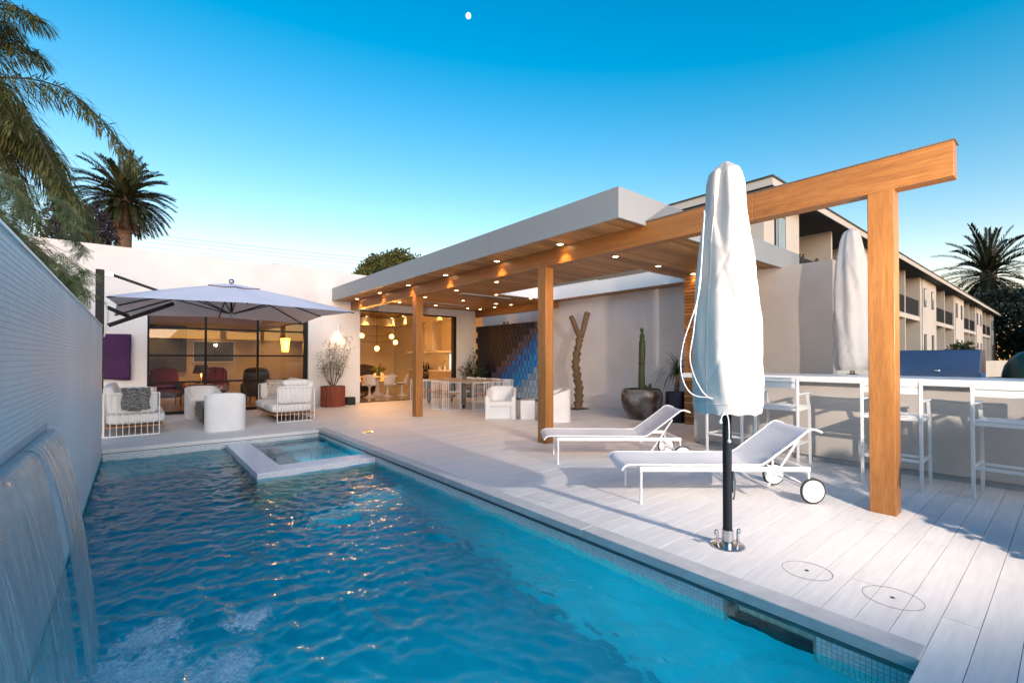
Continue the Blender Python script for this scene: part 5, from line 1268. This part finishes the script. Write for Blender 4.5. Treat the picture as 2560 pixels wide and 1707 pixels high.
# ================================================================== APARTMENT BLOCK
ap = thing('apartment_block', 'long two storey apartment block with white panels and recessed balconies', 'building', (0, 0, 0))
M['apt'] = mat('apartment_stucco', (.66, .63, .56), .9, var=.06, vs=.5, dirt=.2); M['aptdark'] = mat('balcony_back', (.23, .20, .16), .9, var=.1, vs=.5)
AY, ZT, ZS = 5.4, 5.93, 3.48
per = 11.3
walls = [(13.4, 15.97)] + [(22.4 + per * i, 27.1 + per * i) for i in range(4)] + [(67.8, 70.6)]
for a, b in walls: bx(a, b, AY, AY + 1.6, .3, ZT).build('wall_panel', M['apt'], ap)
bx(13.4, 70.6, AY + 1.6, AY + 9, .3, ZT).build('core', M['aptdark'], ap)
bx(13.401, 13.6, AY + 1.6, AY + 8.9, .3, ZT - .002).build('side_wall', M['apt'], ap)
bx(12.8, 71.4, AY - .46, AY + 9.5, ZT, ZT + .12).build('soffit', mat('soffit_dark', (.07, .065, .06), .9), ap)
rf_ = MB().box(12.79, 71.4, AY - .47, AY - .44, ZT - .01, ZT + .19).box(12.77, 12.80, AY - .47, AY + 9.5, ZT - .01, ZT + .19)
rf_.build('eave_board', M['apt'], ap); bx(12.74, 71.45, AY - .50, AY + 9.5, ZT + .1905, ZT + .24).build('roof', mat('roof_edge', (.075, .08, .07), .8), ap)
bays = [(walls[i][1], walls[i + 1][0]) for i in range(len(walls) - 1)]
M['rail'] = mat('black_railing', (.018, .018, .02), .6)
for a, b in bays:
    bx(a, b, AY + .02, AY + 1.6, ZS, ZS + .24).build('balcony_slab', M['apt'], ap)
    mid = (a + b) / 2
    bx(mid - .07, mid + .07, AY + .05, AY + 1.6, .3, ZS - .001).build('partition', M['apt'], ap); bx(mid - .07, mid + .07, AY + .05, AY + 1.6, ZS + .241, ZT - .001).build('partition', M['apt'], ap)
    for u0, u1 in ((a + .03, mid - .08), (mid + .08, b - .03)):
        rl = MB().box(u0, u1, AY + .06, AY + .09, 4.58, 4.62).box(u0, u1, AY + .06, AY + .09, ZS + .30, ZS + .33); n_ = int((u1 - u0) / .11)
        for k_ in range(n_ + 1): rl.box(u0 + (u1 - u0) * k_ / n_ - .03, u0 + (u1 - u0) * k_ / n_ + .03, AY + .07, AY + .085, ZS + .33, 4.58)
        rl.build('railing', M['rail'], ap)
        for z0, z1 in ((.6, 2.7), (3.75, 5.7)): bx(u0 + .5, u1 - .5, AY + 1.57, AY + 1.599, z0, z1).build('balcony_door', M['black'], ap)
def apt_window(x, z0, z1, w=.5):
    f_ = bx(x - w / 2 - .05, x + w / 2 + .05, AY - .03, AY + .01, z0 - .05, z1 + .05).build('window', M['rail'], ap)
    bx(x - w / 2, x + w / 2, AY - .036, AY - .0305, z0, z1).build('pane', mat('apt_pane', (.35, .42, .42), .05) if 'apt_pane' not in bpy.data.materials else bpy.data.materials['apt_pane'], f_)
for i, (a, b) in enumerate(walls):
    if i == 0: apt_window(14.55, 4.5, 5.5, .5); apt_window(14.2, 4.5, 5.5, .1); continue
    for fr_ in (.27, .74):
        x = a + (b - a) * fr_
        apt_window(x, 4.42, 5.36); apt_window(x, 1.3, 2.75)
    MB().tube([(a + .35, AY - .02, ZT), (a + .5, AY - .02, 4.9), (a + .35, AY - .02, 3.5), (a + .4, AY - .02, .4)], .012, 4).build('wall_cable', M['rail'], ap)
r = np.random.RandomState(12)
for i, x in enumerate((17.0, 18.6, 28.5, 62.5)):
    t_ = thing('balcony_plant', ['low potted plants on the nearest apartment balcony behind the boundary wall', 'potted bush beside the wrought iron screen on the nearest balcony', 'small plant on the second apartment balcony', 'trailing plant on the farthest apartment balcony'][i], 'plant', (x, AY + .5, ZS + .24))
    MB().lathe([(.1, 0), (.16, 0), (.2, .3), (.16, .3)], 14).build('pot', M['rust'], t_)
    p, off = crown_pts(r, 260, (0, 0, .75 if i < 2 else 1.0), (.6, .4, .35), 10); leaf_mesh('foliage', p, off + r.normal(0, .2, p.shape), rnd_dirs(r, 260), .12, .06, leafmat('balcony_leaf', (.012, .02, .01), (.04, .06, .02)), t_)
si = thing('iron_screen', 'curled black wrought iron trellis on the nearest apartment balcony', 'trellis', (19.0, AY + .45, ZS + .9)); m_ = MB()
for cx in (-.3, 0, .3):
    for sgn in (-1, 1): m_.tube([(cx + sgn * .15 * (1 - t / 20) * math.cos(t * .5) , 0, .35 + .15 * (1 - t / 20) * math.sin(t * .5) + (.15 if cx == 0 else 0)) for t in range(16)], .012, 5)
    m_.tube([(cx, 0, -.3), (cx, 0, .4)], .012, 5)
m_.build('scrollwork', M['rail'], si)
bf = thing('back_fence', 'pale low fence wall beyond the grill', 'fence', (0, 0, 0)); bx(10.4, 60, 3.3, 3.45, -.1, 1.27).build('wall', M['apt'], bf)

# ================================================================== TREES
def canary_palm(lab, c, h_base, rad, seed, nf=70, trunk_r=.42, green=((.028, .042, .018), (.085, .10, .04)), dead=True):
    t_ = thing('canary_palm', lab, 'palm tree', (c[0], c[1], 0)); r = np.random.RandomState(seed); hz = c[2]
    pts = [(0, 0, z) for z in np.linspace(0, hz - .2, 12)]; MB().tube(pts, [trunk_r * (1.15 if i == 0 else 1) * (1 + .03 * (i % 2)) for i in range(12)], 14).build('trunk', M['palmbark'], t_, smooth=60)
    MB().sphere((0, 0, hz - .1), trunk_r * 1.15, 8, 14, (1, 1, 1.25)).build('crown_heart', M['bark'], t_, smooth=60)
    LP, LD, LU, LL, DP, DD, DU, DL = [], [], [], [], [], [], [], []; ra = MB()
    for k_ in range(nf):
        a = 2 * PI * k_ * .381966 + r.rand() * .4; el = R(80) - (k_ / nf) ** .9 * R(138) + r.uniform(-.1, .1); d = Vector((math.cos(a) * math.cos(el), math.sin(a) * math.cos(el), math.sin(el)))
        Ln = rad * r.uniform(.88, 1.08) * (1 if el > -.6 else .75); p = Vector((0, 0, hz)) + d * trunk_r * 1.1; side = d.cross(Vector((0, 0, 1))).normalized(); ns = 14; path = []
        for s in range(ns + 1):
            path.append(p.copy()); p = p + d * (Ln / ns); d = (d + Vector((0, 0, -.055 - .05 * s / ns))).normalized()
        ra.tube(path[::2], list(np.linspace(.05, .012, len(path[::2]))), 4, caps=False)
        isdead = dead and el < -.75
        for s in range(1, 46):
            u = s / 46 * ns; i = min(int(u), ns - 1); q = path[i].lerp(path[i + 1], u - i); dd = (path[i + 1] - path[i]).normalized(); upv = side.cross(dd)
            ll = rad * .16 * (1 - .75 * abs(s / 46 - .42) ** 1.3)
            for sg_ in (-1, 1):
                v = (dd * .95 + side * sg_ * .62 + upv * .40 + Vector(r.normal(0, .08, 3))).normalized()
                (DP if isdead else LP).append(q); (DD if isdead else LD).append(v); (DU if isdead else LU).append(upv); (DL if isdead else LL).append(ll)
    ra.build('frond_stem', leafmat('palm_stem_' + str(seed), (.05, .045, .02), (.08, .07, .03)), t_, smooth=60, fixn=False)
    leaf_mesh('crown', LP, LD, LU, LL, rad * .026, leafmat('palm_leaf_' + str(seed), *green, .45, .15), t_)
    if DP: leaf_mesh('dead_fronds', DP, DD, DU, DL, rad * .022, leafmat('palm_dead_' + str(seed), (.09, .055, .03), (.17, .11, .06), .8, .1), t_)
canary_palm('canary date palm rising behind the left end of the house roof', (-.93, 58.7, 16.9), 0, 3.9, 3, 135, .62)
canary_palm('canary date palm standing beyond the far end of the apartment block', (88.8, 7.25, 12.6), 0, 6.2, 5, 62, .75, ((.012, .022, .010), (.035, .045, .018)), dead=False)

# queen palm: long feathery drooping fronds at the left edge
qp = thing('queen_palm', 'feathery queen palm with drooping fronds at the upper left edge', 'palm tree', (-4.3, 17.2, 0)); r = np.random.RandomState(21)
MB().tube([(0, 0, z) for z in np.linspace(0, 7.0, 10)], [.2 - .006 * i for i in range(10)], 12).build('trunk', M['palmbark'], qp, smooth=60)
ra = MB(); LP, LD, LU, LL = [], [], [], []
tips = [(4.3, -3.1, 6.1, 2.2), (2.5, -1.7, 8.6, 1.2), (1.9, -1.0, 9.4, 1.0), (3.0, -2.2, 5.9, 1.6), (3.3, -2.3, 4.7, 1.9), (2.4, -1.4, 4.9, 1.8), (1.6, -1.2, 5.3, 2.0), (3.0, -1.2, 4.9, 1.7), (1.0, -2.6, 5.6, 2.2), (2.2, -2.4, 5.2, 2.3), (2.0, .6, 7.6, 1.8), (.5, -1.5, 9.6, .8), (3.6, -1.9, 4.3, 2.4), (2.9, -.6, 5.6, 2.0), (2.6, -2.6, 9.0, 1.6), (1.5, -1.9, 9.3, 1.4), (3.0, -2.9, 5.3, 2.6), (2.6, -2.0, 4.3, 2.6), (1.9, -2.9, 4.6, 2.6), (3.3, -2.9, 4.9, 1.4), (2.3, -3.0, 6.4, 1.6)]
for (tx, ty, tz, hump) in tips:
    b0 = Vector((0, 0, 7.0)); e = Vector((tx, ty, tz)); path = smoothpath([b0, b0.lerp(e, .33) + Vector((0, 0, hump * .55)), b0.lerp(e, .70) + Vector((0, 0, hump * .62)), e], 9); n_ = len(path) - 1
    ra.tube(path, list(np.linspace(.032, .007, n_ + 1)), 5, caps=False)
    side0 = (e - b0).cross(Vector((0, 0, 1))).normalized(); N_ = 105
    for s in range(8, N_):
        u = s / N_ * n_; i = min(int(u), n_ - 1); q = path[i].lerp(path[i + 1], u - i); dd = (path[i + 1] - path[i]).normalized(); w_ = s / N_; ll = .88 * (1 - .55 * abs(w_ - .45) ** 1.2 * 1.6)
        for sg_ in (-1, 1):
            for rep in range(3):
                sd_ = Vector(r.normal(0, .22, 3)); v = (dd * .55 + side0 * sg_ * r.uniform(.35, .8) + Vector((0, 0, r.uniform(-.9, .15))) + sd_).normalized()
                q2 = q + v * ll * .5; v2 = (v + Vector((0, 0, -.85))).normalized()
                LP += [q, q2 - v * ll * .06]; LD += [v, v2]; LU += [Vector((0, 0, 1)) + sd_] * 2; LL += [ll * .56, ll * .52]
ra.build('frond_stem', leafmat('queen_stem', (.05, .05, .02), (.09, .08, .03)), qp, smooth=60, fixn=False)
leaf_mesh('crown', LP, LD, LU, LL, .027, leafmat('queen_leaf', (.05, .065, .02), (.19, .195, .06), .4, .35), qp)

def tree(name, lab, base, c, rad, seed, n, leaf, lw, m_, clumps=40, spread=.3, hollow=.6, tr=.25):
    t_ = thing(name, lab, 'tree', (base[0], base[1], 0)); r = np.random.RandomState(seed); mb = MB(); cz = Vector((c[0] - base[0], c[1] - base[1], c[2]))
    branch(mb, (0, 0, 0), cz * .8, tr, tr * .5, .3, 7, seed)
    for k_ in range(14):
        d = Vector(rnd_dirs(r, 1, -.3, 1)[0]); branch(mb, cz * .75, cz + Vector((d.x * rad[0], d.y * rad[1], d.z * rad[2])) * .8, tr * .35, .02, .4, 6, seed + k_)
    mb.build('trunk', M['bark'], t_, smooth=60)
    p, off = crown_pts(r, n, tuple(cz), rad, clumps, spread, hollow); d = off / (np.linalg.norm(off, axis=1, keepdims=True) + 1e-6) + r.normal(0, .5, p.shape)
    leaf_mesh('crown', p, d, rnd_dirs(r, n), r.uniform(.7, 1.3, n) * leaf, lw, m_, t_); return t_
tree('round_tree', 'dense round topped green tree behind the house and canopy', (16.1, 36, 0), (17.0, 35.6, 6.5), (3.6, 3.6, 3.5), 31, 26000, .22, .15, leafmat('round_leaf', (.06, .075, .018), (.19, .20, .05), .5, .2), 260, .16, .93)
tree('purple_tree', 'purplish dark leaved tree beside the left date palm', (-3.2, 33, 0), (-2.35, 34.2, 8.1), (1.45, 1.45, 1.9), 33, 7000, .18, .09, leafmat('purple_leaf', (.022, .014, .018), (.065, .045, .055), .6, .1), 70, .24, .5)
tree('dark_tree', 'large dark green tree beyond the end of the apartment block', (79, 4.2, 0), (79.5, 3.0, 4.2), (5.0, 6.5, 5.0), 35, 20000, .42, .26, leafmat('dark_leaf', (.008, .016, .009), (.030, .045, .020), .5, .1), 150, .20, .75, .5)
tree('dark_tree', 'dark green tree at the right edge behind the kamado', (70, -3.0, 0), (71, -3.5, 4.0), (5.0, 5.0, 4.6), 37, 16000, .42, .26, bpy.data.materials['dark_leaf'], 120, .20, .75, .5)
tree('papaya_sapling', 'slim young leafy tree beyond the grill', (34, 3.9, 0), (34, 3.9, 1.75), (.5, .5, .4), 39, 200, .30, .16, leafmat('papaya_leaf', (.02, .03, .01), (.09, .10, .02)), 9, .4, .5, .06)
# pepper tree hanging over the mosaic wall: pinnate sprays
pt_ = thing('pepper_tree', 'pepper tree with fine hanging sprays drooping over the mosaic wall', 'tree', (-3.2, 10.2, 0)); r = np.random.RandomState(41); mb = MB()
branch(mb, (0, 0, 0), (.5, -.2, 3.6), .14, .09, .3, 6, 1); LP, LD, LU, LL = [], [], [], []
for k_ in range(70):
    if k_ < 46: e = Vector((r.uniform(.6, 2.5), r.uniform(-2.2, 1.0), r.uniform(2.55, 4.1))); e.z = min(e.z, 4.15 - .35 * max(0, e.x - 1.2))
    else: e = Vector((r.uniform(1.9, 2.55), r.uniform(-1.5, -.5), r.uniform(2.2, 2.8)))
    b0 = Vector((.5, -.2, 3.5)); path = smoothpath([b0, b0.lerp(e, .5) + Vector((0, 0, .45)), e, e + Vector((r.uniform(.0, .2), r.uniform(-.15, .15), -r.uniform(.15, .45)))], 7); mb.tube(path, list(np.linspace(.008, .002, len(path))), 5, caps=False)
    for p in path[7:]:
        for _ in range(5 if k_ < 46 else 5):
            dv = Vector((r.normal(0, .6), r.normal(0, .6), r.normal(-.75, .35))).normalized(); ll = r.uniform(.16, .27); sd_ = dv.cross(Vector((r.normal(), r.normal(), .3))).normalized()
            for s in range(1, 13):
                q = p + dv * ll * s / 12
                for sg_ in (-1, 1): LP.append(q); LD.append(sd_ * sg_ + dv * .55); LU.append(dv.cross(sd_)); LL.append(.045 * (1 - .5 * s / 12))
mb.build('trunk', M['bark'], pt_, smooth=60); leaf_mesh('crown', LP, LD, LU, LL, .010, leafmat('pepper_leaf', (.045, .085, .038), (.15, .21, .09), .5, .3), pt_)
fp = thing('fan_plant', 'small spiky palm plant behind the far end of the mosaic wall', 'plant', (-.62, 10.05, 0)); r = np.random.RandomState(44); LP, LD, LU, LL = [], [], [], []
MB().tube([(0, 0, 0), (.02, 0, 1.15)], .05, 8).build('trunk', M['palmbark'], fp)
for k_ in range(60):
    d = rnd_dirs(r, 1, -.5, .9)[0]; LP.append((0.02, 0, 1.15)); LD.append(d); LU.append((0, 0, 1)); LL.append(r.uniform(.3, .5))
leaf_mesh('crown', LP, LD, LU, LL, .03, leafmat('fan_leaf', (.05, .06, .02), (.12, .12, .04)), fp)

# ================================================================== WIRES, MOON, ASSUMED UNSEEN SHADING PLANTER
wa, wb = Vector((-14, 62, 0)), Vector((24, 32.3, 0))
for i, (z0, z1) in enumerate([(14.6, 9.2), (14.2, 8.95), (13.8, 8.7), (13.3, 8.35), (13.0, 8.15), (12.8, 8.0), (12.5, 7.8)]):
    pts = [wa.lerp(wb, t / 16) + Vector((0, 0, z0 + (z1 - z0) * t / 16 + .0 - 1.2 * math.sin(PI * t / 16) * .35)) for t in range(17)]
    tag(MB().tube(pts, .016, 4).build('power_line', M['track']), ['topmost', 'second', 'third', 'fourth', 'fifth', 'sixth', 'lowest'][i] + ' of the thin power lines crossing the sky above the house', 'power line', 'power lines above the house')
def moonmat():
    m, t, b = nodes('moon_surface'); n = N(t, 'ShaderNodeTexNoise', _Scale=2.5, _Detail=5.0); L(t, coords(t, 'obj', (.5, .5, .5)), n.inputs['Vector'])
    c = ramp(t, n.outputs[0], [(.35, (.75, .78, .82)), (.6, (1, 1, 1))]); L(t, c, b.inputs['Emission Color']); b.inputs['Emission Strength'].default_value = 1.2; b.inputs['Base Color'].default_value = (0, 0, 0, 1); return m
mo = MB().sphere((0, 0, 0), 1.75, 20, 28, (.93, .93, 1.1)).build('moon', moonmat(), smooth=180, loc=(166.6, 248.3, 224.5)); mo.rotation_euler = (0, R(20), R(30)); tag(mo, 'small bright gibbous moon high in the blue sky', 'moon')
pb = thing('assumed_shade_shrub', 'assumed unseen clipped shrub in a planter box, added to shade the right end of the deck', 'shrub', (4.95, -.62, 0)); bx(-.45, .45, -.5, .5, 0, .55).build('box', M['coping'], pb, bevel=.01); r = np.random.RandomState(51)  # assumed shrub out of view, placed and sized to throw the deck shadow edge
mb = MB(); branch(mb, (0, 0, .5), (0, 0, 1.2), .03, .01, .2, 4, 2); mb.build('stem', M['bark'], pb)
p = r.uniform(-1, 1, (5200, 3)) * np.array([.46, .52, .44]) + np.array([0, 0, .98]); leaf_mesh('foliage', p, rnd_dirs(r, 5200), rnd_dirs(r, 5200), .11, .075, leafmat('assumed_shrub_leaf', (.02, .035, .012), (.06, .09, .03)), pb)
